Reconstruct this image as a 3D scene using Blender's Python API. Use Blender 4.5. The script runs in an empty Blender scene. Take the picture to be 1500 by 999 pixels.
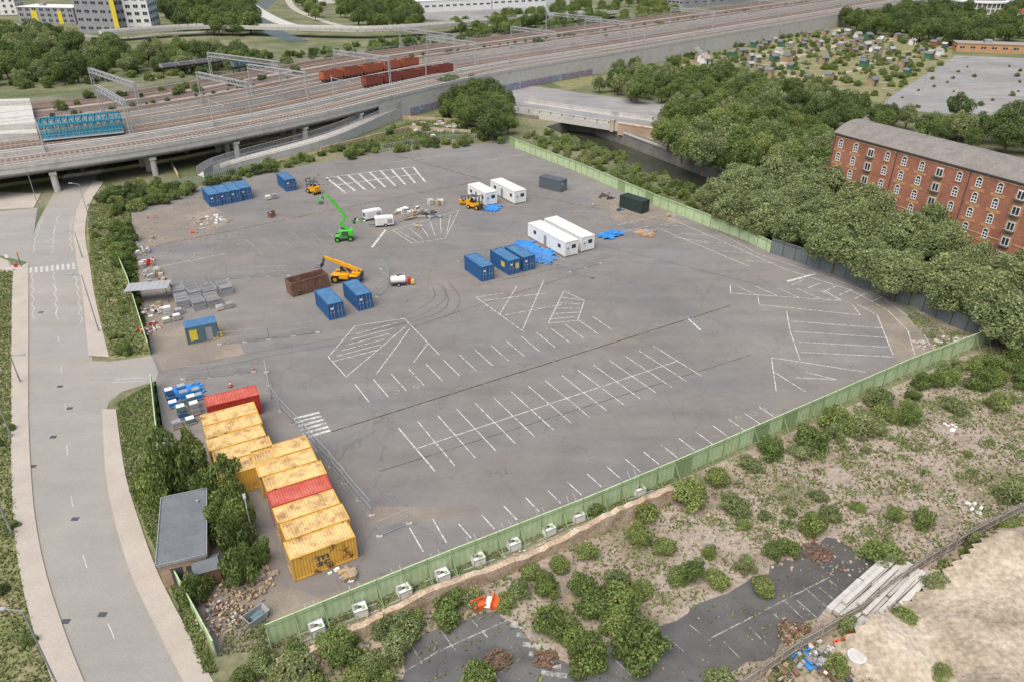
import bpy, math, random
import numpy as np
from mathutils import Vector, geometry
random.seed(7); np.random.seed(7)
sc=bpy.context.scene
TH=math.radians(29.3); F=1080.; H=52.
CT,ST=math.cos(TH),math.sin(TH)
# site survey: image-plan coordinates -> metres on a horizontal level z
def g(u,v,z=0.):
    a=(u-750)/F; b=(499.5-v)/F
    t=(H-z)/(ST-b*CT)
    return Vector((a*t,(CT+b*ST)*t,z))
def G(l,z=0.): return [g(p[0],p[1],z) for p in l]
# ---------------------------------------------------------------- materials
def mk(name,stops,scale=.5,rough=.9,coord='obj',fine=8,fa=.25,bump=0.,metal=0.,detail=6,rnd=0.):
    m=bpy.data.materials.new(name); m.use_nodes=True; nt=m.node_tree; N=nt.nodes; L=nt.links
    b=N['Principled BSDF']; b.inputs['Roughness'].default_value=rough; b.inputs['Metallic'].default_value=metal
    b.inputs['Specular IOR Level'].default_value=.3
    if coord=='obj':
        tc=N.new('ShaderNodeTexCoord'); oi=N.new('ShaderNodeObjectInfo'); va=N.new('ShaderNodeVectorMath'); va.operation='MULTIPLY_ADD'
        L.new(oi.outputs['Random'],va.inputs[0]); va.inputs[1].default_value=(57,31,13); L.new(tc.outputs['Object'],va.inputs[2]); src=va.outputs[0]
    else:
        ge=N.new('ShaderNodeNewGeometry'); src=ge.outputs['Position']
    n1=N.new('ShaderNodeTexNoise'); n1.inputs['Scale'].default_value=scale; n1.inputs['Detail'].default_value=detail; n1.inputs['Roughness'].default_value=.62
    L.new(src,n1.inputs['Vector'])
    r=N.new('ShaderNodeValToRGB'); L.new(n1.outputs[0],r.inputs[0])
    if len(stops)==1 and len(stops[0])==3: stops=[(0.3,stops[0]),(0.7,tuple(c*.85 for c in stops[0]))]
    while len(r.color_ramp.elements)<len(stops): r.color_ramp.elements.new(.5)
    for e,(p,c) in zip(r.color_ramp.elements,stops): e.position=p; e.color=(*c,1)
    n2=N.new('ShaderNodeTexNoise'); n2.inputs['Scale'].default_value=fine; n2.inputs['Detail'].default_value=5
    L.new(src,n2.inputs['Vector'])
    mr=N.new('ShaderNodeMapRange'); mr.inputs[1].default_value=.25; mr.inputs[2].default_value=.75; mr.inputs[3].default_value=1-fa; mr.inputs[4].default_value=1+fa
    L.new(n2.outputs[0],mr.inputs[0])
    mx=N.new('ShaderNodeVectorMath'); mx.operation='SCALE'; L.new(r.outputs[0],mx.inputs[0]); L.new(mr.outputs[0],mx.inputs['Scale'])
    out=mx.outputs[0]
    L.new(out,b.inputs['Base Color'])
    if bump:
        bp=N.new('ShaderNodeBump'); bp.inputs['Strength'].default_value=bump; bp.inputs['Distance'].default_value=.15
        L.new(n2.outputs[0],bp.inputs['Height']); L.new(bp.outputs[0],b.inputs['Normal'])
    return m
def rust(name,c,rc=(.15,.06,.03),amt=.62,scale=.9,rough=.55):
    return mk(name,[(.0,c),(amt-.02,tuple(x*.85 for x in c)),(amt+.06,rc)],scale=scale,rough=rough,fine=5,fa=.12,detail=9)
def asphalt(name,base,var=.3,tint=(1,1,1),crack=True,warm=.0):
    m=bpy.data.materials.new(name); m.use_nodes=True; nt=m.node_tree; N=nt.nodes; L=nt.links
    b=N['Principled BSDF']; b.inputs['Roughness'].default_value=.93; b.inputs['Specular IOR Level'].default_value=.25
    ge=N.new('ShaderNodeNewGeometry'); P=ge.outputs['Position']
    def noise(s,d=6,ro=.6,vec=P,dist=0):
        n=N.new('ShaderNodeTexNoise'); n.inputs['Scale'].default_value=s; n.inputs['Detail'].default_value=d; n.inputs['Roughness'].default_value=ro; n.inputs['Distortion'].default_value=dist
        L.new(vec,n.inputs['Vector']); return n.outputs[0]
    def rng(x,a,bb,c,d):
        mr=N.new('ShaderNodeMapRange'); mr.inputs[1].default_value=a; mr.inputs[2].default_value=bb; mr.inputs[3].default_value=c; mr.inputs[4].default_value=d; L.new(x,mr.inputs[0]); return mr.outputs[0]
    def mul(a,bb):
        q=N.new('ShaderNodeMath'); q.operation='MULTIPLY'; L.new(a,q.inputs[0]); L.new(bb,q.inputs[1]); return q.outputs[0]
    rot=N.new('ShaderNodeMapping'); rot.inputs['Rotation'].default_value=(0,0,math.radians(-32.3)); rot.inputs['Scale'].default_value=(.05,.35,.2); L.new(P,rot.inputs['Vector'])
    v=rng(noise(.035,7,.65),.3,.7,1-var,1+var)
    v=mul(v,rng(noise(.22,7,.7,dist=.6),.3,.7,1-var*.6,1+var*.6))
    v=mul(v,rng(noise(1,5,.6,rot.outputs[0]),.3,.7,1-var*.55,1+var*.55))
    v=mul(v,rng(noise(5,4),.25,.75,.9,1.1))
    v=mul(v,rng(noise(.7,9,.75,dist=1.2),.64,.76,1,.84))
    if crack:
        vo=N.new('ShaderNodeTexVoronoi'); vo.feature='DISTANCE_TO_EDGE'; vo.inputs['Scale'].default_value=.09
        wp=N.new('ShaderNodeVectorMath'); wp.operation='MULTIPLY_ADD'
        nn=N.new('ShaderNodeTexNoise'); nn.inputs['Scale'].default_value=.4; nn.inputs['Detail'].default_value=4; L.new(P,nn.inputs['Vector'])
        L.new(nn.outputs[1],wp.inputs[0]); wp.inputs[1].default_value=(5,5,0); L.new(P,wp.inputs[2]); L.new(wp.outputs[0],vo.inputs['Vector'])
        v=mul(v,rng(vo.outputs[0],.002,.008,.82,1))
    cm=N.new('ShaderNodeMixRGB'); L.new(rng(noise(.06,6,.6),.35,.7,0,1),cm.inputs[0])
    cm.inputs[1].default_value=(base*tint[0],base*tint[1],base*tint[2],1)
    cm.inputs[2].default_value=(base*tint[0]*(1.12+warm),base*tint[1]*1.06,base*tint[2]*(.95-warm),1)
    sc_=N.new('ShaderNodeVectorMath'); sc_.operation='SCALE'; L.new(cm.outputs[0],sc_.inputs[0]); L.new(v,sc_.inputs['Scale'])
    L.new(sc_.outputs[0],b.inputs['Base Color'])
    return m
def fade(name,c,cov=.5,scale=1.,rough=.9,amax=1.,soft=.18):
    """surface film that is only partly present (worn paint, dust, tyre marks)"""
    m=bpy.data.materials.new(name); m.use_nodes=True; nt=m.node_tree; N=nt.nodes; L=nt.links
    b=N['Principled BSDF']; b.inputs['Roughness'].default_value=rough; b.inputs['Base Color'].default_value=(*c,1)
    ge=N.new('ShaderNodeNewGeometry'); n=N.new('ShaderNodeTexNoise'); n.inputs['Scale'].default_value=scale; n.inputs['Detail'].default_value=8; n.inputs['Roughness'].default_value=.75
    L.new(ge.outputs['Position'],n.inputs['Vector'])
    mr=N.new('ShaderNodeMapRange'); mr.inputs[1].default_value=.62-cov*.35; mr.inputs[2].default_value=.62+soft-cov*.35; mr.inputs[3].default_value=amax; mr.inputs[4].default_value=0
    L.new(n.outputs[0],mr.inputs[0]); L.new(mr.outputs[0],b.inputs['Alpha'])
    return m
def foliage(name,c1,c2,c3):
    m=bpy.data.materials.new(name); m.use_nodes=True; nt=m.node_tree; N=nt.nodes; L=nt.links
    b=N['Principled BSDF']; b.inputs['Roughness'].default_value=.65; b.inputs['Specular IOR Level'].default_value=.25
    at=N.new('ShaderNodeAttribute'); at.attribute_name='col'
    oi=N.new('ShaderNodeObjectInfo'); r=N.new('ShaderNodeValToRGB'); L.new(oi.outputs['Random'],r.inputs[0])
    r.color_ramp.elements.new(.5)
    for e,(p,c) in zip(r.color_ramp.elements,((0,c1),(.5,c2),(1,c3))): e.position=p; e.color=(*c,1)
    mx=N.new('ShaderNodeMixRGB'); mx.blend_type='MULTIPLY'; mx.inputs[0].default_value=1; L.new(r.outputs[0],mx.inputs[1]); L.new(at.outputs['Color'],mx.inputs[2])
    L.new(mx.outputs[0],b.inputs['Base Color'])
    tr=N.new('ShaderNodeBsdfTranslucent'); L.new(mx.outputs[0],tr.inputs['Color'])
    ms=N.new('ShaderNodeMixShader'); ms.inputs[0].default_value=.3; L.new(b.outputs[0],ms.inputs[1]); L.new(tr.outputs[0],ms.inputs[2])
    L.new(ms.outputs[0],N['Material Output'].inputs['Surface'])
    return m
M={}
M['ground']=mk('ground_mat',[(.25,(.07,.095,.04)),(.45,(.115,.135,.06)),(.6,(.20,.185,.115)),(.75,(.13,.14,.07))],scale=.06,coord='world',fine=1.5,fa=.35,detail=9)
M['grass']=mk('grass_mat',[(.25,(.08,.12,.04)),(.5,(.16,.185,.075)),(.75,(.26,.235,.14))],scale=.25,coord='world',fine=4,fa=.35,detail=9)
M['dry']=mk('dry_grass_mat',[(.25,(.11,.14,.05)),(.5,(.20,.195,.09)),(.75,(.29,.25,.16))],scale=.3,coord='world',fine=4,fa=.35,detail=9)
M['soil']=mk('soil_mat',[(.25,(.11,.135,.06)),(.36,(.19,.17,.11)),(.46,(.28,.225,.175)),(.56,(.34,.285,.235)),(.66,(.27,.215,.165)),(.78,(.15,.16,.08))],scale=.14,coord='world',fine=3,fa=.32,bump=.5,detail=12)
M['sand']=mk('rubble_mat',[(.28,(.14,.15,.08)),(.4,(.28,.235,.17)),(.52,(.40,.335,.255)),(.62,(.47,.405,.32)),(.74,(.33,.27,.20))],scale=.17,coord='world',fine=2.5,fa=.32,bump=.9,detail=12)
M['pave']=mk('pavement_mat',[(.3,(.36,.315,.27)),(.7,(.43,.385,.335))],scale=.3,coord='world',fine=6,fa=.1,detail=8)
M['kerb']=mk('kerb_mat',[(.46,.44,.41)],coord='world',fa=.15)
M['road']=asphalt('road_asphalt_mat',.272,.10,(1.03,1,.955),crack=False)
M['lot']=asphalt('car_park_asphalt_mat',.176,.155,(1.015,.98,.975),warm=.015)
M['oldtar']=asphalt('old_asphalt_mat',.105,.3,(1,1,1.02))
M['fartar']=asphalt('far_asphalt_mat',.24,.2,(1,1,1.02))
M['paint']=fade('worn_paint_mat',(.70,.70,.67),cov=.46,scale=1.6,amax=.8)
M['painto']=fade('old_paint_mat',(.58,.57,.54),cov=.62,scale=1.2,amax=.65)
M['paintn']=fade('road_paint_mat',(.72,.72,.69),cov=.35,scale=1.6,amax=.6)
M['dust']=fade('dust_film_mat',(.34,.30,.245),cov=.72,scale=.5,amax=.6)
M['sanddust']=fade('sand_dust_mat',(.36,.305,.24),cov=.66,scale=.12,amax=.7,soft=.3)
M['dark']=fade('tyre_mark_mat',(.09,.09,.095),cov=.7,scale=.35,amax=.26,soft=.3)
M['darkline']=fade('joint_mat',(.05,.05,.05),cov=.45,scale=1,amax=.75)
M['conc']=mk('concrete_mat',[(.3,(.43,.41,.38)),(.55,(.51,.49,.455)),(.75,(.32,.30,.27))],scale=.25,coord='world',fine=2,fa=.12,detail=9)
M['concd']=mk('concrete_dark_mat',[(.3,(.25,.235,.21)),(.7,(.15,.14,.125))],scale=.3,coord='world',fine=2,fa=.2)
M['ballast']=mk('ballast_mat',[(.3,(.25,.205,.17)),(.5,(.34,.29,.25)),(.66,(.28,.235,.195)),(.76,(.16,.17,.085))],scale=.1,coord='world',fine=2,fa=.2,detail=9)
M['trackbed']=mk('track_bed_mat',[(.3,(.175,.115,.082)),(.7,(.24,.17,.13))],scale=.3,coord='world',fine=3,fa=.2)
M['rail']=mk('rail_mat',[(.36,.30,.26)],coord='world',rough=.5,metal=.3)
M['steel']=mk('galvanised_mat',[(.42,.43,.44)],rough=.5,metal=.2,fa=.15)
M['steeld']=mk('dark_steel_mat',[(.08,.085,.09)],rough=.6)
M['green']=mk('green_hoarding_mat',[(.3,(.39,.50,.27)),(.6,(.45,.55,.33)),(.8,(.28,.38,.18))],scale=.25,coord='world',fine=1.2,fa=.14,rough=.7,detail=9)
M['greenp']=mk('green_post_mat',[(.26,.36,.18)],coord='world',rough=.7)
M['dfence']=mk('dark_hoarding_mat',[(.3,(.12,.145,.145)),(.7,(.17,.19,.19))],scale=.4,coord='world',rough=.7)
M['yellow']=rust('yellow_paint_mat',(.74,.43,.085),amt=.60)
M['yelroof']=mk('yellow_roof_mat',[(.30,(.72,.53,.23)),(.48,(.64,.45,.20)),(.58,(.48,.31,.14)),(.72,(.24,.13,.06))],scale=.8,rough=.7,fine=4,fa=.2,detail=10)
M['redc']=rust('red_container_mat',(.50,.06,.045),amt=.62)
M['redroof']=mk('red_roof_mat',[(.3,(.52,.17,.12)),(.6,(.46,.09,.065)),(.75,(.26,.08,.05))],scale=.8,rough=.7)
M['blue']=rust('blue_container_mat',(.03,.12,.29),amt=.66)
M['blueroof']=mk('blue_roof_mat',[(.3,(.10,.22,.36)),(.6,(.06,.16,.30)),(.75,(.17,.16,.14))],scale=.8,rough=.6)
M['greyc']=rust('grey_container_mat',(.12,.14,.165),amt=.66)
M['blackc']=rust('green_black_container_mat',(.035,.055,.045),amt=.7)
M['tealc']=rust('teal_store_mat',(.12,.20,.22),amt=.68)
M['white']=mk('white_panel_mat',[(.3,(.70,.70,.67)),(.6,(.75,.75,.73)),(.8,(.52,.51,.47))],scale=.5,rough=.6,fa=.06)
M['whiter']=mk('white_roof_mat',[(.3,(.60,.60,.57)),(.6,(.68,.67,.64)),(.8,(.42,.41,.37))],scale=.4,rough=.7,fa=.1)
M['glass']=mk('window_glass_mat',[(.04,.05,.06)],rough=.15)
M['rustsk']=mk('rusty_skip_mat',[(.3,(.14,.07,.045)),(.6,(.20,.115,.08)),(.75,(.28,.20,.15))],scale=1,rough=.85)
M['rwag']=mk('wagon_rust_mat',[(.3,(.42,.13,.065)),(.7,(.33,.10,.055))],scale=.4,rough=.8)
M['rwagd']=mk('wagon_dark_mat',[(.24,.07,.05)],rough=.8)
M['tyre']=mk('tyre_mat',[(.025,.025,.025)],rough=.8)
M['lime']=mk('lime_paint_mat',[(.10,.55,.06)],rough=.4,fa=.08)
M['orange']=mk('machine_yellow_mat',[(.74,.36,.02)],rough=.45,fa=.1)
M['cone']=mk('orange_plastic_mat',[(.75,.13,.03)],rough=.5)
M['red']=mk('red_paint_mat',[(.5,.03,.02)],rough=.5)
M['tarp']=mk('blue_tarp_mat',[(.3,(.02,.17,.52)),(.7,(.05,.28,.66))],scale=1.5,rough=.45,bump=.5)
M['wood']=mk('timber_mat',[(.3,(.42,.32,.20)),(.7,(.30,.22,.14))],scale=1,rough=.85)
M['gwood']=mk('weathered_timber_mat',[(.3,(.36,.32,.27)),(.7,(.24,.21,.175))],scale=1,rough=.9,coord='world')
M['felt']=mk('roof_felt_mat',[(.3,(.125,.14,.15)),(.7,(.17,.185,.195))],scale=.5,rough=.9,fa=.15)
M['teal']=mk('teal_steel_mat',[(.3,(.015,.18,.28)),(.7,(.03,.27,.36))],scale=.4,rough=.55)
M['water']=mk('water_mat',[(.3,(.03,.035,.025)),(.7,(.05,.05,.03))],scale=.1,coord='world',rough=.12,bump=.1)
M['bark']=mk('bark_mat',[(.14,.105,.07)],rough=.9)
M['slate']=mk('slate_roof_mat',[(.3,(.17,.155,.14)),(.6,(.23,.21,.19)),(.8,(.13,.12,.11))],scale=.5,rough=.85,fine=3,fa=.2)
M['yb']=mk('yellow_cladding_mat',[(.7,.55,.05)],rough=.6)
M['grayc']=mk('grey_cladding_mat',[(.30,.30,.32)],rough=.6)
M['beige']=mk('beige_door_mat',[(.3,(.50,.29,.15)),(.7,(.42,.22,.11))],scale=.4,rough=.8)
M['stone']=mk('old_wall_mat',[(.28,(.28,.19,.13)),(.5,(.46,.35,.24)),(.7,(.56,.47,.37))],scale=.8,coord='world',fine=5,fa=.35,bump=.6,detail=9)
def brickmat(name,c1,c2,mortar,scale=1.):
    m=bpy.data.materials.new(name); m.use_nodes=True; nt=m.node_tree; N=nt.nodes; L=nt.links
    b=N['Principled BSDF']; b.inputs['Roughness'].default_value=.9
    tc=N.new('ShaderNodeTexCoord'); sp=N.new('ShaderNodeSeparateXYZ'); L.new(tc.outputs['Object'],sp.inputs[0])
    ad=N.new('ShaderNodeMath'); L.new(sp.outputs[0],ad.inputs[0]); L.new(sp.outputs[1],ad.inputs[1])
    cb=N.new('ShaderNodeCombineXYZ'); L.new(ad.outputs[0],cb.inputs[0]); L.new(sp.outputs[2],cb.inputs[1])
    br=N.new('ShaderNodeTexBrick'); br.inputs['Scale'].default_value=scale; br.inputs['Brick Width'].default_value=.45; br.inputs['Row Height'].default_value=.15; br.inputs['Mortar Size'].default_value=.012
    br.inputs['Color1'].default_value=(*c1,1); br.inputs['Color2'].default_value=(*c2,1); br.inputs['Mortar'].default_value=(*mortar,1); L.new(cb.outputs[0],br.inputs['Vector'])
    n=N.new('ShaderNodeTexNoise'); n.inputs['Scale'].default_value=.25; n.inputs['Detail'].default_value=9; n.inputs['Roughness'].default_value=.7; L.new(tc.outputs['Object'],n.inputs['Vector'])
    mr=N.new('ShaderNodeMapRange'); mr.inputs[1].default_value=.3; mr.inputs[2].default_value=.7; mr.inputs[3].default_value=.7; mr.inputs[4].default_value=1.25; L.new(n.outputs[0],mr.inputs[0])
    s=N.new('ShaderNodeVectorMath'); s.operation='SCALE'; L.new(br.outputs[0],s.inputs[0]); L.new(mr.outputs[0],s.inputs['Scale']); L.new(s.outputs[0],b.inputs['Base Color'])
    return m
M['brick']=brickmat('red_brick_mat',(.31,.115,.07),(.38,.15,.09),(.30,.19,.14))
M['brickb']=brickmat('brown_brick_mat',(.36,.23,.15),(.45,.30,.20),(.38,.33,.28))
M['fmid']=foliage('foliage_mid_mat',(.145,.205,.06),(.175,.235,.07),(.125,.18,.055))
M['fwil']=foliage('foliage_willow_mat',(.225,.27,.125),(.255,.295,.13),(.20,.25,.105))
M['fbri']=foliage('foliage_bright_mat',(.205,.26,.075),(.245,.30,.10),(.175,.24,.07))
M['fdark']=foliage('foliage_dark_mat',(.10,.15,.05),(.125,.175,.06),(.11,.16,.055))
M['tuft']=mk('grass_blades_mat',[(.25,(.11,.17,.045)),(.5,(.17,.21,.075)),(.75,(.25,.24,.12))],scale=.3,coord='world',fine=2,fa=.3)
# ---------------------------------------------------------------- mesh builder
class MB:
    def __init__(s): s.v=[];s.f=[];s.m=[];s.mats=[]
    def mi(s,k):
        if k not in s.mats: s.mats.append(k)
        return s.mats.index(k)
    def face(s,pts,k):
        n=len(s.v); s.v+=[tuple(p) for p in pts]; s.f.append(list(range(n,n+len(pts)))); s.m.append(s.mi(k))
    def hexa(s,P,k):
        n=len(s.v); s.v+=[tuple(p) for p in P]; i=s.mi(k)
        for f in ((3,2,1,0),(4,5,6,7),(0,1,5,4),(1,2,6,5),(2,3,7,6),(3,0,4,7)):
            s.f.append([n+a for a in f]); s.m.append(i)
    def box(s,c,sz,k,rz=0.,tilt=None):
        cx,cy,cz=c; a,b,h=sz[0]/2,sz[1]/2,sz[2]/2; co,si=math.cos(rz),math.sin(rz); P=[]
        for z in (-h,h):
            for x,y in ((-a,-b),(a,-b),(a,b),(-a,b)):
                P.append((cx+x*co-y*si,cy+x*si+y*co,cz+z))
        s.hexa(P,k)
    def beam(s,p,q,w,k,h=None):
        p=Vector(p);q=Vector(q);d=(q-p)
        if d.length<1e-6: return
        d.normalize(); up=Vector((0,0,1)) if abs(d.z)<.95 else Vector((1,0,0))
        a=d.cross(up).normalized()*w/2; b=a.cross(d).normalized()*(h or w)/2
        s.hexa([p-a-b,p+a-b,p+a+b,p-a+b,q-a-b,q+a-b,q+a+b,q-a+b],k)
    def cyl(s,p,q,r,k,n=12,r2=None):
        p=Vector(p);q=Vector(q);d=(q-p).normalized(); r2=r if r2 is None else r2
        up=Vector((0,0,1)) if abs(d.z)<.95 else Vector((1,0,0)); a=d.cross(up).normalized(); b=a.cross(d); o=len(s.v);i=s.mi(k)
        for c,rr in ((p,r),(q,r2)):
            for j in range(n):
                t=2*math.pi*j/n; s.v.append(tuple(c+a*math.cos(t)*rr+b*math.sin(t)*rr))
        for j in range(n):
            s.f.append([o+j,o+(j+1)%n,o+n+(j+1)%n,o+n+j]); s.m.append(i)
        s.f.append([o+j for j in range(n)][::-1]); s.m.append(i); s.f.append([o+n+j for j in range(n)]); s.m.append(i)
    def mesh(s,name):
        me=bpy.data.meshes.new(name); me.from_pydata(s.v,[],s.f)
        for k in s.mats: me.materials.append(M[k])
        me.polygons.foreach_set('material_index',s.m); me.update(); return me
    def obj(s,name,loc=(0,0,0),rz=0.,parent=None,scale=None):
        return put(name,s.mesh(name),loc,rz,parent,scale)
def put(name,me,loc=(0,0,0),rz=0.,parent=None,scale=None):
    o=bpy.data.objects.new(name,me); sc.collection.objects.link(o); o.location=loc; o.rotation_euler=(0,0,rz)
    if scale is not None: o.scale=scale if hasattr(scale,'__len__') else (scale,)*3
    if parent: o.parent=parent
    return o
def empty(name,loc=(0,0,0)):
    o=bpy.data.objects.new(name,None); sc.collection.objects.link(o); o.location=loc; return o
def cat(pts,step=None,n=8,closed=False):
    P=[Vector(p) for p in pts]; out=[]; m=len(P); rngn=m if closed else m-1
    for i in range(rngn):
        if closed: a,b,c,d=P[(i-1)%m],P[i],P[(i+1)%m],P[(i+2)%m]
        else: a,b,c,d=P[max(i-1,0)],P[i],P[i+1],P[min(i+2,m-1)]
        for j in range(n):
            t=j/n
            out.append(.5*((2*b)+(c-a)*t+(2*a-5*b+4*c-d)*t*t+(3*b-a-3*c+d)*t**3))
    if not closed: out.append(P[-1])
    return out
def resample(P,step):
    out=[P[0].copy()]; acc=0.
    for a,b in zip(P,P[1:]):
        L=(b-a).length
        if L<1e-6: continue
        d=step-acc
        while d<=L:
            out.append(a+(b-a)*(d/L)); d+=step
        acc=L-(d-step)
    if (out[-1]-P[-1]).length>step*.3: out.append(P[-1].copy())
    return out
def inpoly(x,y,P):
    c=False; j=len(P)-1
    for i in range(len(P)):
        xi,yi,xj,yj=P[i][0],P[i][1],P[j][0],P[j][1]
        if (yi>y)!=(yj>y) and x<(xj-xi)*(y-yi)/(yj-yi)+xi: c=not c
        j=i
    return c
def region(name,px,layer,k,smooth=True,z=None,jit=0.):
    P=G(px); P=cat(P,n=6,closed=True) if smooth else P
    if jit:
        P=resample(P+[P[0]],1.2)[:-1]
        P=[p+Vector((random.gauss(0,jit),random.gauss(0,jit),0)) for p in P]
    zz=layer*.004 if z is None else z
    b=MB(); b.face([(p.x,p.y,zz) for p in P],k)
    if z: 
        for a,c in zip(P,P[1:]+P[:1]): b.face([(a.x,a.y,0),(c.x,c.y,0),(c.x,c.y,zz),(a.x,a.y,zz)],'kerb')
    o=b.obj(name); 
    return P
def strip(name,Lp,Rp,z,k,skirt=False,n=8):
    A=cat(G(Lp),n=n);B=cat(G(Rp),n=n); m=min(len(A),len(B)); b=MB()
    for i in range(m-1):
        q=[A[i],B[i],B[i+1],A[i+1]]; b.face([(p.x,p.y,z) for p in q],k)
        if skirt:
            for X in (A,B): b.face([(X[i].x,X[i].y,0),(X[i+1].x,X[i+1].y,0),(X[i+1].x,X[i+1].y,z),(X[i].x,X[i].y,z)],'kerb')
    b.obj(name); return A,B
# ---------------------------------------------------------------- foliage meshes
def crown(n,nl,leaf,seed,zc,zs,trunk=True,fk='fmid',bot=-.35):
    r=np.random.RandomState(seed)
    C=[];R=[]
    while len(C)<nl:
        d=r.normal(size=3); d/=np.linalg.norm(d)
        if d[2]<bot: continue
        q=r.uniform(.25,.80); rr=r.uniform(.18,.40)*(1.15-.5*q)
        C.append(d*q); R.append(rr)
    C=np.array(C);R=np.array(R); lobv=r.uniform(.76,1.22,nl)
    k=n*2; w=R**2/np.sum(R**2); idx=r.choice(nl,k,p=w)
    D=r.normal(size=(k,3)); D/=np.linalg.norm(D,axis=1)[:,None]
    rad=R[idx]*r.uniform(.72,1.18,k)
    P=C[idx]+D*rad[:,None]
    dist=np.linalg.norm(P[:,None,:]-C[None],axis=2)/R[None]
    keep=np.sum(dist<.7,axis=1)==0
    P=P[keep][:n];D=D[keep][:n];idx=idx[keep][:n]; n=len(P)
    nm=D+.75*r.normal(size=(n,3)); nm/=np.linalg.norm(nm,axis=1)[:,None]
    t=np.cross(nm,r.normal(size=(n,3))); t/=np.linalg.norm(t,axis=1)[:,None]; b=np.cross(nm,t)
    s=leaf*r.uniform(.55,1.35,n)[:,None]
    P[:,2]*=zs; P[:,2]+=zc
    V=np.stack([P-t*s*1.1,P-b*s*.62,P+t*s*1.1,P+b*s*.62],axis=1).reshape(-1,3)
    val=lobv[idx]*r.uniform(.7,1.32,n)
    hue=r.uniform(-.12,.16,n)
    col=np.stack([val*(1+hue),val,val*(1-hue*.6),np.ones(n)],axis=1); col=np.repeat(col,4,axis=0)
    mb=MB()
    if trunk:
        mb.cyl((0,0,-.05),(.02,.01,zc*.75),.07,'bark',7,.045)
        for i in range(7):
            c=C[i%nl]; mb.cyl((.01,.01,zc*(.35+.06*i)),(c[0],c[1],c[2]*zs+zc),.035,'bark',5,.012)
    else:
        for i in range(5):
            c=C[i%nl]; mb.cyl((0,0,-.05),(c[0]*.8,c[1]*.8,c[2]*zs+zc),.03,'bark',5,.01)
    o=len(mb.v); nv=V.tolist(); mb.v+=nv; ii=mb.mi(fk)
    mb.f+=[[o+4*i,o+4*i+1,o+4*i+2,o+4*i+3] for i in range(n)]; mb.m+=[ii]*n
    me=mb.mesh('crown_'+fk)
    ca=me.color_attributes.new('col','FLOAT_COLOR','POINT')
    full=np.ones((len(mb.v),4)); full[o:]=col; ca.data.foreach_set('color',full.ravel())
    return me
TR={}
for fk in ('fmid','fwil','fbri','fdark'):
    TR['b'+fk]=[crown(3400,20+4*i,.054,100+i+len(fk)*7+ord(fk[1]),.42,.85,False,fk,bot=-.5) for i in range(4)]
    TR['t'+fk]=[crown(5600,36+6*i,.044,200+i+ord(fk[1]),1.05,.95,True,fk,bot=-.6) for i in range(3)]
def plant(name,kind,x,y,r,parent=None,z=0.,zr=None):
    me=random.choice(TR[kind]); zs=r*(zr or random.uniform(.85,1.15))
    return put(name,me,(x,y,z),random.uniform(0,6.28),parent,(r*random.uniform(.85,1.15),r*random.uniform(.85,1.15),zs))
def mass(name,px,kinds,sp,r0,r1,zc=1.,skip=0.,z=0.,zr=None):
    P=G(px,zc+z); e=empty(name); xs=[p.x for p in P]; ys=[p.y for p in P]; n=0
    x=min(xs)
    while x<max(xs):
        y=min(ys)
        while y<max(ys):
            X=x+random.uniform(-.45,.45)*sp; Y=y+random.uniform(-.45,.45)*sp
            if inpoly(X,Y,P) and random.random()>skip:
                plant('plant',random.choice(kinds),X,Y,random.uniform(r0,r1),e,z,zr); n+=1
            y+=sp
        x+=sp
    return n
TARP=G([(590,945),(640,920),(735,893),(760,915),(790,960),(860,985),(880,950),(975,915),(1100,845),(1215,785),(1290,830),(1200,900),(1120,960),(1020,1010),(930,1080),(560,1080),(590,990)])
def tufts(name,px,n,h0,h1,k='tuft',z=0.,w=.05,clump=None,excl=None,keep=.08,cs=(.3,1.3)):
    P=G(px); xs=[p.x for p in P]; ys=[p.y for p in P]
    V=[];Fc=[]; c=0; tries=0; cl=[]
    if clump:
        while len(cl)<clump:
            x=random.uniform(min(xs),max(xs)); y=random.uniform(min(ys),max(ys))
            if inpoly(x,y,P): cl.append((x,y,random.uniform(*cs)))
    while c<n and tries<n*8:
        tries+=1
        if clump:
            q=random.choice(cl); x=random.gauss(q[0],q[2]); y=random.gauss(q[1],q[2])
        else: x=random.uniform(min(xs),max(xs)); y=random.uniform(min(ys),max(ys))
        if not inpoly(x,y,P): continue
        if excl and inpoly(x,y,excl) and random.random()>keep: continue
        c+=1
        for j in range(3):
            a=random.uniform(0,6.28); h=random.uniform(h0,h1); ww=w+h*.25; o=len(V)
            dx,dy=math.cos(a)*ww,math.sin(a)*ww; lx,ly=random.gauss(0,h*.5),random.gauss(0,h*.5)
            V+=[(x-dx,y-dy,z),(x+dx,y+dy,z),(x+lx+dx*.5,y+ly+dy*.5,z+h),(x+lx-dx*.5,y+ly-dy*.5,z+h*.9)]; Fc.append((o,o+1,o+2,o+3))
    me=bpy.data.meshes.new(name); me.from_pydata(V,[],Fc); me.materials.append(M[k]); return put(name,me)
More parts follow.
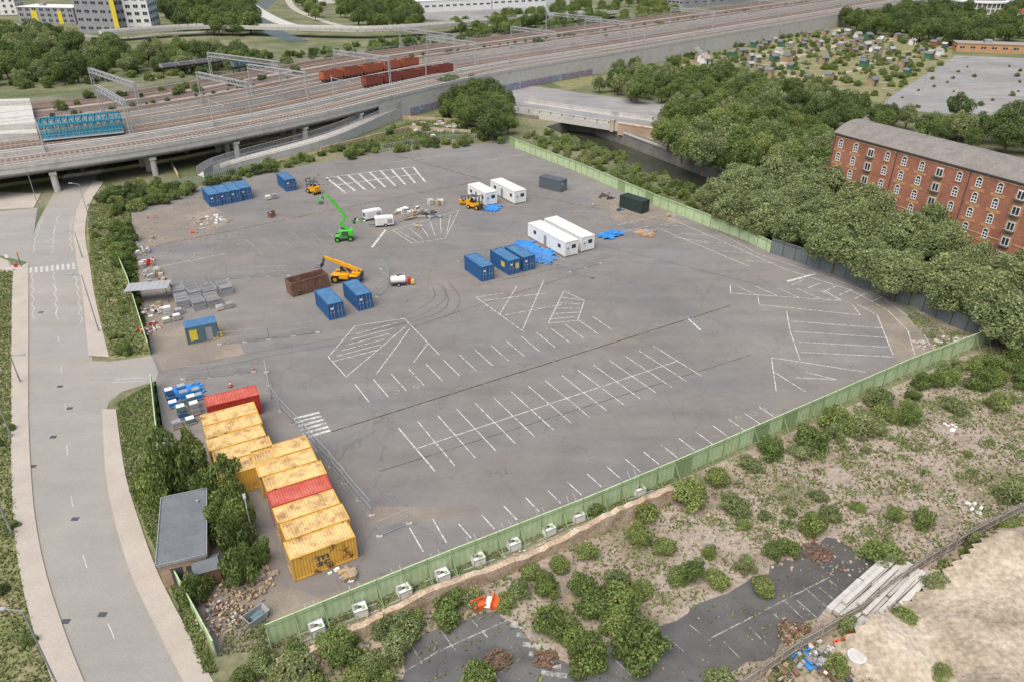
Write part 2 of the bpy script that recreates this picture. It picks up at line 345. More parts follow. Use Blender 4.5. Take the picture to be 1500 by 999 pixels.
# ---------------------------------------------------------------- ground with canal cutting
hole=G([(800,186),(835,176),(866,180),(905,193),(1080,258),(1200,305),(1190,345),(1130,335),(1000,278),(900,232)])
hole=[Vector((p.x,p.y)) for p in hole]
outer=[Vector(p) for p in ((-900,-60),(1200,-60),(2500,4000),(-2500,4000))]
vs=outer+hole; ed=[(0,1),(1,2),(2,3),(3,0)]+[(4+i,4+(i+1)%len(hole)) for i in range(len(hole))]
rv,re_,rf,_,_,_=geometry.delaunay_2d_cdt(vs,ed,[],0,1e-4)
fs=[]
for f in rf:
    c=sum((rv[i] for i in f),Vector((0,0)))/len(f)
    if not inpoly(c.x,c.y,hole): fs.append(list(f))
me=bpy.data.meshes.new('ground'); me.from_pydata([(v.x,v.y,0) for v in rv],[],fs); me.materials.append(M['ground']); put('ground',me)
for p in me.polygons:
    if p.normal.z<0: p.flip()
b=MB(); b.face([(p.x,p.y,-3.2) for p in hole],'water'); b.obj('canal_water')
b=MB()
for i in range(len(hole)):
    a,c=hole[i],hole[(i+1)%len(hole)]; b.face([(a.x,a.y,-3.6),(c.x,c.y,-3.6),(c.x,c.y,0),(a.x,a.y,0)],'concd')
b.obj('canal_retaining_wall')
# zones
region('soil_wasteland',[(1470,500),(1560,520),(1700,700),(1700,1150),(300,1150),(330,1010),(420,955),(700,835),(1000,700),(1200,615),(1400,525)],1,'soil',False)
region('grass_verge',[(-60,395),(20,395),(18,450),(18,560),(20,700),(28,830),(45,930),(80,1010),(-160,1080)],1,'dry',False)
region('grass_bank',[(128,300),(190,300),(205,420),(222,520),(160,525),(135,470),(125,380)],1,'dry',False)
region('grass_island',[(172,590),(228,557),(250,700),(262,850),(320,1010),(240,850),(190,720)],1,'grass',False)
region('allotment_ground',[(1000,55),(1250,40),(1400,60),(1390,90),(1290,150),(1200,140),(1060,105),(980,100)],1,'dry',False)
region('derelict_tarmac',[(1300,145),(1400,82),(1560,88),(1620,160),(1500,170),(1400,168),(1290,160)],2,'fartar',False)
region('dark_tarmac',[(590,945),(640,920),(735,893),(760,915),(790,960),(860,985),(880,950),(975,915),(1100,845),(1215,785),(1290,830),(1200,900),(1120,960),(1020,1010),(930,1080),(560,1080),(590,990)],2,'oldtar',False,jit=.22)
region('sandy_ground',[(1100,1030),(1262,905),(1350,838),(1560,735),(1700,900),(1600,1100),(1200,1100)],2,'sand',False,jit=.3)
region('car_park',[(190,312),(290,274),(420,247),(560,223),(745,208),(900,272),(1128,368),(1300,430),(1372,478),(1390,508),(1380,525),(1455,499),(1330,547),(1180,614),(1005,692),(860,754),(640,842),(400,942),(318,960),(262,850),(240,700),(228,600),(225,540),(215,500),(195,440),(178,388)],1,'lot',False)
region('dirt_apron',[(1330,448),(1372,478),(1390,508),(1382,528),(1440,505),(1455,499),(1420,470),(1350,440)],2,'soil',False,jit=.15)
patches=[[(196,318),(290,290),(340,320),(300,350),(200,365)],[(222,480),(330,470),(360,520),(240,545),(225,520)],[(200,395),(250,400),(260,470),(215,490)],[(1270,430),(1360,480),(1380,520),(1320,545),(1290,480)],[(400,900),(640,812),(860,728),(1005,672),(1005,692),(860,754),(640,842),(400,940)],[(300,840),(400,850),(480,880),(400,935),(325,955)],[(860,285),(960,300),(1010,330),(900,325)],[(540,742),(680,742),(700,752),(600,766),(530,770)],[(1005,672),(1180,598),(1330,535),(1330,547),(1180,614),(1005,692)]]
b=MB()
for i,p in enumerate(patches): b.face([(q.x,q.y,.008+.0007*i) for q in G(p)],'sanddust')
b.obj('dust_patches')
def ln(b,p,q,w,k,z):
    p=g(*p);q=g(*q);d=(q-p).normalized();n=Vector((-d.y,d.x,0))*w/2
    b.face([(a.x,a.y,z) for a in (p-n,q-n,q+n,p+n)],k)
b=MB()
for i,(p,q) in enumerate([((486,632),(1070,448)),((222,362),(500,306)),((500,306),(692,268)),((560,222),(700,262))]):
    ln(b,p,q,1.4,'dust',.0235+.0006*i)
    ln(b,p,q,.2,'darkline',.0265+.0002*i)
for i,(p,q,w) in enumerate([((325,503),(470,487),.15),((600,480),(850,400),.12),((695,420),(900,375),.1),((880,360),(1120,420),.1),((690,270),(1000,330),.12),((556,690),(1100,520),.1)]): ln(b,p,q,w,'darkline',.0275+.0002*i)
b.obj('drainage_joint')
b=MB()
def arc(pts,w,k,z):
    P=cat(G(pts),n=10)
    for off in (-.9,.9):
        for a,c in zip(P,P[1:]):
            d=(c-a).normalized(); n=Vector((-d.y,d.x,0)); q=[a+n*(off-w/2),c+n*(off-w/2),c+n*(off+w/2),a+n*(off+w/2)]
            b.face([(x.x,x.y,z) for x in q],k)
for i,a in enumerate([[(235,550),(380,520),(520,495),(640,465),(665,440),(650,415)],[(560,480),(620,455),(645,435),(640,418)]]): arc(a,.3,'dark',.029+.0005*i)
b.obj('tyre_marks')
# ---- paint
b=MB(); Z=.033; W=.13
def L2(*a,w=W,k='paint'):
    for p,q in zip(a,a[1:]): ln(b,p,q,w,k,Z+random.uniform(0,.003))
def row(p0,p1,q0,q1,step=2.5,w=W,k='paint'):
    A,B=g(*p0),g(*p1);C,D=g(*q0),g(*q1); n=max(1,round((B-A).length/step))
    for i in range(n+1):
        t=i/n;p=A.lerp(B,t);q=C.lerp(D,t);d=(q-p).normalized();m=Vector((-d.y,d.x,0))*w/2; z=Z+.0005*(i%5)
        b.face([(a.x,a.y,z) for a in (p-m,q-m,q+m,p+m)],k)
row((520,563),(868,464),(541,589),(897,484),2.55)
L2((584,627),(637,690),w=.18)
row((612,617),(957,507),(666,682),(1028,551),2.6); L2((610,657),(992,529))
row((672,767),(1112,596),(690,788),(1138,613),2.6)
row((600,773),(634,760),(620,808),(654,795),2.6)
L2((481,523),(520,478),(592,467),(644,520)); L2((481,523),(507,552),(595,478))
for i in range(6): L2((486+7*i,524-8*i+6),(552+6*i,513-8*i))
L2((551,548),(601,481)); L2((606,531),(626,504)); 
L2((697,436),(768,487)); L2((697,436),(738,430)); L2((732,461),(757,420)); L2((765,485),(797,410)); L2((803,474),(826,427),(856,441),(846,470),(803,474))
for i in range(5): L2((806+4*i,468-8*i),(848+1*i,464-6*i))
L2((708,441),(800,430)); L2((740,462),(822,447)); 
for i in range(9):
    t=i/8; L2((478+127*t,261-16*t),(506+117*t,283-16*t),w=.5)
L2((478,261),(605,245),w=.3); L2((492,272),(614,255),w=.4)
L2((575,338),(672,309),(652,350),(604,357),(575,338))
for i in range(6): L2((585+15*i,340-5*i),(610+9*i,354-3*i))
L2((545,363),(565,337),w=.5)
L2((962,334),(1100,392)); row((966,330),(1095,383),(1000,332),(1136,386),5.)
L2((985,348),(1040,356)); L2((905,330),(960,318)); L2((890,345),(950,332))
L2((1070,418),(1070,430),(1232,441),(1205,424)); L2((1110,434),(1112,447),(1260,462),(1248,446))
for i in range(5): L2((1078+30*i,419+1.5*i),(1108+32*i,433+2*i))
L2((1152,456),(1158,488),(1172,528)); 
for i in range(4): L2((1158+5*i,471+15*i),(1292+6*i,481+14*i)) 
L2((1255,446),(1285,462),(1308,520)); 
P_=[(975,318),(1060,355),(1150,395),(1245,425),(1300,455),(1330,485),(1340,520)]
for p,q in zip(P_,P_[1:]): L2(p,q)
P_=[(1010,318),(1110,372),(1200,402),(1290,435),(1345,475),(1362,505)]
for p,q in zip(P_,P_[1:]): L2(p,q,w=.1)
L2((1130,524),(1268,545)); L2((1130,524),(1137,573)); L2((1165,553),(1225,556),(1180,545)); L2((1153,413),(1193,402),w=.5)
L2((1008,467),(1026,484),w=.3)
L2((1134,545),(1180,574))
for i in range(5): L2((232+14*i,400-4*i),(268+14*i,376-4*i),w=.09,k='painto')
for i in range(6): L2((360+22*i,352-4*i),(385+22*i,372-4*i),w=.09,k='painto')
L2((215,395),(330,372)); L2((700,238),(770,226)); L2((560,240),(700,222))
for i in range(6): L2((1160+23*i,418+5*i),(1178+23*i,410+5*i))
for i in range(8): L2((830+17*i,270+7*i),(862+17*i,268+7*i),k='painto')
A,B,C,D=g(429,612),g(467,603),g(449,646),g(487,634)
for i in range(6):
    t0,t1=i/6,(i+.5)/6
    q=[A.lerp(C,t0),B.lerp(D,t0),B.lerp(D,t1),A.lerp(C,t1)]; b.face([(p.x,p.y,Z) for p in q],'paint')
for u,v in [(555,577),(581,574),(610,566),(1082,613),(1104,606),(1118,600)]:
    c=g(u,v)
    for j in range(10):
        a0,a1=j*.628,(j+1)*.628
        b.face([(c.x+math.cos(a)*r,c.y+math.sin(a)*r,Z+.005) for a,r in ((a0,.45),(a1,.45),(a1,.34),(a0,.34))],'painto')
b.obj('parking_bay_markings')
b=MB()
row((600,940),(735,893),(618,972),(760,915),2.6,.11,'painto')
L2((590,985),(640,955),(750,905),k='painto'); L2((1040,935),(1215,845),k='painto'); row((1060,940),(1200,860),(1085,965),(1230,885),2.6,.12,'painto'); row((1150,880),(1215,850),(1175,905),(1245,872),2.6,.12,'painto'); row((900,965),(1010,915),(925,990),(1040,938),2.6,.1,'painto')
for i in range(6): L2((748+9*i,915+14*i),(786+9*i,920+14*i),w=.45,k='painto')
b.obj('faded_bay_markings')
# ---------------------------------------------------------------- left road
RL=[(150,1060),(118,985),(95,925),(68,840),(52,760),(45,680),(42,600),(42,500),(42,430),(42,385),(52,335),(78,285),(98,252),(112,232)]
RR=[(300,1060),(262,985),(232,925),(192,840),(168,760),(155,690),(150,600),(130,500),(121,430),(114,390),(108,340),(116,300),(140,262),(168,232)]
strip('road',RL,RR,.012,'road')
region('side_road_west',[(-80,320),(0,310),(55,305),(48,350),(42,385),(0,375),(-80,368)],4,'road',False)
region('side_road_entrance',[(125,528),(160,530),(222,521),(232,545),(228,558),(178,574),(160,588),(148,625),(138,560)],5,'road',False)
PL=[(95,1060),(72,985),(50,925),(30,840),(20,760),(17,680),(17,600),(17,500),(18,430),(20,398)]
strip('pavement',PL,RL[:10],.12,'pave',True)
PR=[(352,1060),(305,985),(275,925),(232,840),(203,760),(183,690),(170,600)]
strip('pavement',RR[:7],PR,.12,'pave',True)
strip('pavement',[(130,522),(121,430),(114,390),(108,340),(116,300),(138,265)],[(160,524),(140,440),(132,390),(125,340),(132,300),(152,268)],.12,'pave',True)
region('pavement',[(-60,290),(0,282),(60,285),(50,305),(0,308),(-60,315)],0,'pave',False,z=.12)
region('pavement',[(-60,376),(0,378),(14,384),(20,398),(0,400),(-60,398)],0,'pave',False,z=.12)
b=MB(); M['yline']=fade('yellow_line_mat',(.50,.42,.22),cov=.6,scale=1,amax=.45)
def edge(A,B,t,z,w,dash=None,k='paintn'):
    P=[a.lerp(c,t) for a,c in zip(A,B)]; P=resample(P,1.)
    for i in range(len(P)-1):
        if dash and (i%dash[0])>=dash[1]: continue
        d=(P[i+1]-P[i]).normalized();n=Vector((-d.y,d.x,0))*w/2
        b.face([(q.x,q.y,z) for q in (P[i]-n,P[i+1]-n,P[i+1]+n,P[i]+n)],k)
A=cat(G(RL),n=8);B=cat(G(RR),n=8)
edge(A,B,.035,.023,.08,k='yline'); edge(A,B,.965,.023,.08,k='yline'); edge(A,B,.5,.0245,.08,(10,2))
for t in (.08,.5,.92):
    A2=[a.lerp(c,t) for a,c in zip(A,B)]; R_=resample(A2,2.)
    for i in range(len(R_)-1):
        v_=R_[i].y
        if g(0,475).y<v_<g(0,405).y or g(0,372).y<v_<g(0,320).y:
            s=.25 if i%2 else -.25; p=R_[i]+Vector((s,0,0)); q=R_[i+1]-Vector((s,0,0)); d=(q-p).normalized(); n=Vector((-d.y,d.x,0))*.05
            b.face([(x.x,x.y,.0265) for x in (p-n,q-n,q+n,p+n)],'paintn')
a,c=g(42,393),g(112,386); a2,c2=g(42,401),g(113,394)
for i in range(9):
    t0,t1=(i+.15)/9,(i+.65)/9
    b.face([(x.x,x.y,.028) for x in (a2.lerp(c2,t0),a2.lerp(c2,t1),a.lerp(c,t1),a.lerp(c,t0))],'paintn')
def ln2(p,q,w=.12): ln(b,p,q,w,'paintn',.030)
ln2((168,556),(210,553)); ln2((165,560),(212,558)); ln2((0,345),(45,340))
b.obj('road_markings')
b=MB()
for u,v in [(88,566),(102,598),(48,683),(96,910),(60,458),(868,408),(1022,296),(586,403),(110,760),(78,640),(150,900)]:
    p=g(u,v); b.box((p.x,p.y,.035),(.7,.5,.02),'steeld')
b.obj('manhole_covers')
b=MB(); p=g(24,393); b.box((p.x,p.y,.08),(3.2,1.6,.14),'kerb'); b.cyl((p.x-1,p.y,.15),(p.x-1,p.y,2.2),.05,'steel'); b.box((p.x-1,p.y-.05,2.2),(.6,.04,.6),'white'); b.cyl((p.x+1,p.y,.15),(p.x+1,p.y,2.6),.06,'steeld'); b.cyl((p.x+1,p.y,2.6),(p.x+1,p.y,2.95),.17,'orange'); b.box((p.x,p.y-.02,.45),(.5,.2,.6),'red'); b.obj('traffic_island')
# ---------------------------------------------------------------- fences
def hoarding(name,px,h,k,pk,panel=2.4,z=0.,stay=0):
    P=resample(G(px),panel); b=MB()
    for i,(a,c) in enumerate(zip(P,P[1:])):
        d=(c-a).normalized(); n=Vector((-d.y,d.x,0)); hh=h+random.uniform(-.06,.06); off=n*random.uniform(-.03,.03)
        L=(c-a).length; kk=pk if random.random()<.07 else k
        m=8; 
        for j in range(m):
            t0,t1=j/m,(j+1)/m; o0=.03*(j%2); o1=.03*((j+1)%2)
            p=a+d*(L*t0)+n*o0+off; q=a+d*(L*t1)+n*o1+off
            b.face([(p.x,p.y,z),(q.x,q.y,z),(q.x,q.y,z+hh),(p.x,p.y,z+hh)],kk)
        b.box((a.x,a.y,z+h/2+.03),(.1,.1,h+.1),pk,math.atan2(d.y,d.x))
        b.beam((a.x-n.x*.06,a.y-n.y*.06,z+h-.25),(c.x-n.x*.06,c.y-n.y*.06,z+h-.25),.06,pk); 
        b.beam((a.x,a.y,z+h+.03),(c.x,c.y,z+h+.03),.12,k,.05)
        if stay: 
            q=a-n*stay; b.beam((a.x,a.y,z+h-.4),(q.x,q.y,z+.05),.07,pk); b.beam((a.x,a.y,z+.08),(q.x,q.y,z+.08),.07,pk)
    b.obj(name); return P
hoarding('green_hoarding_fence',[(395,944),(640,842),(860,754),(1005,692),(1180,614),(1330,547),(1455,499)],2.4,'green','greenp',stay=1.4)
hoarding('green_hoarding_fence',[(747,214),(850,254),(960,302),(1040,333)],2.4,'green','greenp')
hoarding('green_hoarding_fence',[(1040,333),(1090,352),(1128,371)],2.2,'green','greenp')
hoarding('dark_hoarding_fence',[(1128,371),(1230,405),(1340,452),(1410,485),(1462,500)],2.8,'dfence','steeld')
hoarding('green_hoarding_fence',[(318,962),(262,858),(244,720),(232,630),(225,566)],1.9,'green','greenp')
hoarding('green_hoarding_fence',[(221,520),(205,470),(190,420),(176,388)],1.9,'green','greenp')
def palisade(name,px,h,k='steel',z0=0.,z1=None,sp=.35):
    z1=z0 if z1 is None else z1
    A=[g(u,v,z0+(z1-z0)*i/max(1,len(px)-1)) for i,(u,v) in enumerate(px)]; P=resample(A,sp); b=MB()
    for i,(a,c) in enumerate(zip(P,P[1:])):
        b.box((a.x,a.y,a.z+h/2),(.09,.04,h),k)
        if i%8==0: b.box((a.x,a.y,a.z+h/2),(.12,.12,h+.05),k)
    Q=resample(A,2.8)
    for a,c in zip(Q,Q[1:]):
        for t in (.2,.85): b.beam((a.x,a.y,a.z+h*t),(c.x,c.y,c.z+h*t),.06,k)
    return b.obj(name)
def heras(name,px):
    P=resample(G(px),3.4); b=MB()
    for a,c in zip(P,P[1:]):
        j=Vector((random.uniform(-.1,.1),random.uniform(-.1,.1),0)); c=c+j
        for q in (a,c): b.cyl((q.x,q.y,0),(q.x,q.y,2),.035,'steel',5); b.box((q.x,q.y,.08),(.6,.22,.16),'conc',random.uniform(0,.4))
        for z in (.15,1.05,1.97): b.beam((a.x,a.y,z),(c.x,c.y,z),.05,'steel')
        for i in range(1,16):
            q=a.lerp(c,i/16); b.box((q.x,q.y,1.05),(.022,.022,1.85),'steel')
    return b.obj(name)
heras('mesh_fence',[(268,556),(325,552),(372,544)])
heras('mesh_fence',[(390,546),(400,590),(440,632),(490,690),(545,756)])
heras('mesh_fence',[(556,786),(600,768)])
heras('mesh_fence',[(322,505),(400,497),(466,487)])
heras('mesh_fence',[(240,430),(340,408),(425,405)])
heras('mesh_fence',[(552,436),(575,418),(560,395)])
heras('mesh_fence',[(672,384),(760,372),(830,400),(880,386)])
P=resample(G([(1080,1015),(1170,952),(1262,900),(1300,868),(1350,832),(1430,785),(1520,738)]),.22); b=MB()
for i,(a,c) in enumerate(zip(P,P[1:])):
    if random.random()<.05: continue
    d=c-a; b.box((a.x,a.y,.8+random.uniform(-.06,.06)),(.2,.04,1.6+random.uniform(-.15,.15)),'gwood',math.atan2(d.y,d.x)+random.uniform(-.1,.1))
Q=P[::11]
for a,c in zip(Q,Q[1:]):
    b.beam((a.x,a.y-.06,1.3),(c.x,c.y-.06,1.3),.08,'gwood'); b.beam((a.x,a.y-.06,.4),(c.x,c.y-.06,.4),.08,'gwood'); b.box((a.x,a.y-.08,.9),(.13,.13,1.9),'gwood')
b.obj('timber_fence')
P=resample(G([(985,732),(930,757),(860,786),(780,822),(700,858),(620,893),(560,920),(480,953),(405,986)]),.8); b=MB()
hh=[1.6+.45*math.sin(i*.23)+random.uniform(-.14,.14) for i in range(len(P))]
for i in range(len(P)-1):
    a,c=P[i],P[i+1]; d=(c-a).normalized(); n=Vector((-d.y,d.x,0))*.3
    b.hexa([(a-n).to_tuple(),(c-n).to_tuple(),(c+n).to_tuple(),(a+n).to_tuple(),(*(a-n).xy,hh[i]),(*(c-n).xy,hh[i+1]),(*(c+n).xy,hh[i+1]),(*(a+n).xy,hh[i])],'stone')
b.obj('old_stone_wall')
for u,v in [(935,722),(846,760),(803,780),(752,801),(700,823),(648,847),(592,870),(528,898),(465,925)]:
    p=g(u,v); b=MB()
    b.box((0,0,.4),(1.15,1.0,.78),'white'); 
    for s in (-1,1):
        for t in (-1,1): b.beam((s*.6,t*.52,0),(s*.6,t*.52,.86),.06,'steel')
        b.beam((-.6,s*.52,.84),(.6,s*.52,.84),.06,'steel'); b.beam((s*.6,-.52,.84),(s*.6,.52,.84),.06,'steel')
    b.cyl((0,0,.79),(0,0,.87),.16,'steeld'); b.box((-.3,.1,.80),(.4,.5,.03),'concd'); b.box((.3,-.15,.80),(.35,.4,.03),'greenp')
    b.beam((-.4,.5,.7),(-.4,1.7,1.9),.07,'steel'); b.beam((.4,.5,.7),(.4,1.7,1.9),.07,'steel'); b.beam((-1.6,-.4,.05),(1.6,-.4,.05),.1,'steel'); b.beam((-1.6,.4,.05),(1.6,.4,.05),.1,'steel')
    b.obj('fence_ballast_tank',p,math.radians(30)+random.uniform(-.1,.1))
# ---------------------------------------------------------------- containers
def cont_mesh(name,Lc,side,roof,hc=2.59,plate=None,door=True):
    b=MB(); w=2.44; x0,x1=-Lc/2,Lc/2; y=w/2-.03
    prof=[];x=x0+.12
    while x<x1-.3: prof+=[(x,0),(x+.11,0),(x+.15,1),(x+.25,1)]; x+=.28
    prof.append((x1-.1,0)); dp=.05
    for s in (-1,1):
        for (a,oa),(c,oc) in zip(prof,prof[1:]):
            b.face([(a,s*(y-oa*dp),.15),(c,s*(y-oc*dp),.15),(c,s*(y-oc*dp),hc-.1),(a,s*(y-oa*dp),hc-.1)],side)
        b.beam((x0,s*(w/2-.06),.08),(x1,s*(w/2-.06),.08),.12,side,.16); b.beam((x0,s*(w/2-.05),hc-.06),(x1,s*(w/2-.05),hc-.06),.1,side,.12)
        for xx in (x0+.07,x1-.07): b.box((xx,s*(w/2-.07),hc/2),(.145,.145,hc-.005),side)
    for (a,oa),(c,oc) in zip(prof,prof[1:]):
        b.face([(a,-y+.05,hc-.02-oa*.045),(c,-y+.05,hc-.02-oc*.045),(c,y-.05,hc-.02-oc*.045),(a,y-.05,hc-.02-oa*.045)],roof)
    for xx in (x0,x1):
        s=1 if xx>0 else -1
        b.box((xx-s*.06,0,.08),(.12,w-.3,.15),side); b.box((xx-s*.06,0,hc-.06),(.12,w-.3,.12),side); b.box((xx-s*.1,0,hc/2),(.04,w-.3,hc-.25),side)
    b.box((x0+.07,0,hc/2),(.02,.03,hc-.3),'steeld')
    for yy in (-.85,-.35,.35,.85):
        b.cyl((x0+.03,yy,.15),(x0+.03,yy,hc-.12),.025,'steel',5); b.box((x0+.04,yy,1.1),(.05,.35,.06),'steel')
    for yy in (-.6,.6):
        for zz in (.5,1.1,1.7,2.2): b.box((x0+.075,yy,zz),(.02,.95,.09),side)
    b.box((x0+.06,.6,1.75),(.02,.5,.28),'white')
    for yy in (-.42,.42): b.box((x1-.05,yy*2,1.2),(.05,.06,2.2),side)
    if plate: b.box((x0+.055,-.58,1.35),(.02,.7,1.0),plate); b.box((-1.2,-w/2-.01,1.4),(1.1,.02,.9),plate); b.box((-1.2,w/2+.01,1.4),(1.1,.02,.9),plate)
    b.box((0,0,.1),(Lc-.3,w-.3,.1),'steeld')
    return b.mesh(name)
CM={'y':cont_mesh('container_mesh_y',6.06,'yellow','yelroof',2.75),'r':cont_mesh('container_mesh_r',6.06,'redc','redroof',2.75),
 'b':cont_mesh('container_mesh_b',6.06,'blue','blueroof'),'bp':cont_mesh('container_mesh_bp',6.06,'blue','blueroof',2.59,'yb'),'g':cont_mesh('container_mesh_g',6.06,'greyc','greyc'),
 'k':cont_mesh('container_mesh_k',6.06,'blackc','blackc')}
AA=math.radians(32.3); BB=AA+math.pi/2
def cont(kind,u,v,rz=BB,name='shipping_container'): 
    p=g(u,v); return put(name,CM[kind],(p.x,p.y,.05),rz+random.uniform(-.02,.02))
for u,v,k in [(484,456,'b'),(525,443,'b'),(702,402,'b'),(740,393,'bp'),(761,388,'b'),(312,297,'b'),(327,294,'b'),(342,291,'b'),(357,287.5,'b'),(421,275,'b')]: 
    cont(k,u,v,BB)
p,q=g(785,274),g(826,284); d=q-p; a=math.atan2(d.y,d.x); m=(p+q)/2; m+=Vector((-math.sin(a),math.cos(a),0))*1.2
put('shipping_container',CM['g'],(m.x,m.y,.05),a+math.pi)
p,q=g(908,304),g(938,314); d=q-p; a=math.atan2(d.y,d.x); m=(p+q)/2; m+=Vector((-math.sin(a),math.cos(a),0))*1.2
put('shipping_container',CM['k'],(m.x,m.y,.05),a)
def rowc(pa,pb,kinds,hz=2.75):
    p,q=g(*pa),g(*pb); d=(q-p).normalized(); a=math.atan2(d.y,d.x); n=Vector((-d.y,d.x,0)); m=p+d*3.05; objs=[]
    for i,k in enumerate(kinds):
        c=m+n*(1.25+2.56*i)+d*random.uniform(-.16,.16); objs.append(put('shipping_container',CM[k],(c.x,c.y,.05),a+random.uniform(-.012,.012)))
    return objs,p,d,n,a
objs,p0,d0,n0,a0=rowc((433,852),(525,818),'yyyryyy')
rowc((328,731),(411,705),'yyyyy')
rowc((307,625),(364,611),'r')
e=objs[0]
for s_,xx,zz in (('m',-.15,1.45),('sc',-.15,.75)):
    cu=bpy.data.curves.new('lettering','FONT'); cu.body=s_; cu.size=1.05; cu.offset=.02; cu.extrude=.004; cu.align_x='CENTER'; cu.materials.append(M['steeld'])
    t=bpy.data.objects.new('lettering',cu); sc.collection.objects.link(t); t.parent=e; t.location=(xx,-1.225,zz); t.rotation_euler=(math.pi/2,0,0); t.scale=(1.5,1,1)
def cabin(u1,v1,u2,v2,Lc,hc=2.7,win='x'):
    p,q=g(u1,v1),g(u2,v2); w=2.9; d=Vector((math.cos(AA),math.sin(AA),0)); n=Vector((-d.y,d.x,0)); c=(p+q)/2+n*Lc/2; b=MB()
    b.box((0,0,hc/2+.15),(w,Lc,hc-.1),'white')
    b.box((0,0,hc+.13),(w+.12,Lc+.12,.08),'whiter')
    for i in range(int(Lc/1.2)+1):
        yy=-Lc/2+.1+i*(Lc-.2)/int(Lc/1.2); b.box((0,yy,hc+.185),(w,.05,.035),'whiter')
        for s in (-1,1): b.box((s*(w/2+.012),yy,hc/2+.1),(.03,.05,hc-.15),'whiter')
    for s in (-1,1):
        for t in (-1,1): b.box((s*(w/2-.05),t*(Lc/2-.05),hc/2+.13),(.16,.16,hc+.02),'white')
        b.box((s*(w/2),0,.2),(.1,Lc,.14),'grayc')
        for yy in [Lc*k for k in (-.36,.3)]:
            b.box((s*(w/2+.02),yy,1.75),(.04,1.1,.9),'white'); b.box((s*(w/2+.045),yy,1.75),(.02,.9,.7),'glass')
        b.box((s*(w/2+.02),Lc*.02,1.2),(.05,.85,2.0),'grayc')
        b.box((.5,s*(Lc/2+.02),1.8),(.9,.04,.7),'glass'); b.box((-.8,s*(Lc/2+.02),1.2),(.75,.05,1.9),'whiter'); b.box((-.8,s*(Lc/2+.05),1.6),(.4,.02,.3),'tarp')
    for s in (-1,1):
        for yy in (-Lc/2+.4,0,Lc/2-.4): b.box((s*(w/2-.3),yy,.07),(.3,.3,.14),'wood')
    b.obj('site_cabin',c,AA)
cabin(709,303,730,299,7.5); cabin(752,301,772,296,10); cabin(826,379,847,372,12); cabin(850,371,871,365,12)
p,q=g(429,436),g(483,421); d=(q-p).normalized(); a=math.atan2(d.y,d.x); n=Vector((-d.y,d.x,0)); c=(p+q)/2+n*1.2; b=MB(); Lc=6.4
for s in (-1,1):
    b.box((0,s*1.2,1.25),(Lc,.08,2.2),'rustsk'); b.box((s*Lc/2,0,1.25),(.08,2.32,2.2),'rustsk'); b.beam((-Lc/2,s*1.24,2.38),(Lc/2,s*1.24,2.38),.14,'rustsk')
    b.beam((s*Lc/2,-1.2,2.38),(s*Lc/2,1.2,2.38),.14,'rustsk')
    for i in range(11): b.box((-Lc/2+.2+i*.6,s*1.28,1.25),(.1,.1,2.2),'rustsk')
    for xx in (-2.6,2.6): b.cyl((xx,s*.9,.15),(xx,s*1.1,.15),.15,'steeld',10)
b.box((0,0,.2),(Lc-.1,2.3,.1),'rustsk')
for i in range(40): b.box((random.uniform(-2.9,2.9),random.uniform(-1,1),.4+random.random()*.5),(random.uniform(.3,1.2),random.uniform(.2,.6),.2),random.choice(['rustsk','steeld','wood']),random.uniform(0,3))
b.obj('rusty_skip',c,a)
# ---------------------------------------------------------------- machines
def wheel(b,x,y,r,w,hub='steel'):
    b.cyl((x,y-w/2,r),(x,y+w/2,r),r,'tyre',16); b.cyl((x,y-w/2-.02,r),(x,y+w/2+.02,r),r*.5,hub,10)
b=MB() # boom lift
for x in (-1.2,1.2):
    for y in (-1,1): wheel(b,x,y,.5,.4,'lime')
b.box((0,0,.75),(3.1,1.3,.45),'lime'); b.box((0,0,.55),(2.0,1.7,.25),'steeld'); b.cyl((0,0,.95),(0,0,1.15),.6,'steeld')
b.box((.55,0,1.6),(2.6,1.7,.85),'lime'); b.box((1.45,0,1.55),(.5,1.9,1.1),'lime'); b.box((.2,.6,2.1),(1.3,.4,.25),'steeld'); b.box((.3,-.7,1.6),(1.2,.35,.7),'steeld')
b.beam((1.2,0,1.9),(-.4,0,3.4),.4,'lime',.4); b.beam((-.4,0,3.3),(.9,0,4.5),.36,'lime',.38); b.beam((1.0,0,4.4),(-1.6,0,8.2),.42,'lime',.5); b.beam((-1.5,0,8.1),(-2.1,0,9.0),.28,'lime',.3)
b.beam((-2.1,0,9.0),(-2.9,0,8.3),.2,'lime',.25); b.beam((.8,0,3.0),(.0,0,5.2),.14,'steel'); b.beam((.7,.1,2.1),(-.1,.1,3.1),.14,'steel')
bx=-3.3;bz=7.6
b.box((bx,0,bz),(.95,1.9,.08),'steeld')
for x in (-.45,.45):
    for y in (-.92,0,.92): b.beam((bx+x,y,bz),(bx+x,y,bz+1.1),.05,'lime')
for z in (.55,1.1):
    for x in (-.45,.45): b.beam((bx+x,-.92,bz+z),(bx+x,.92,bz+z),.05,'lime')
    for y in (-.92,.92): b.beam((bx-.45,y,bz+z),(bx+.45,y,bz+z),.05,'lime')
b.box((bx+.3,0,bz+1.0),(.3,.7,.3),'steeld')
b.obj('boom_lift',g(504,352),math.radians(12))
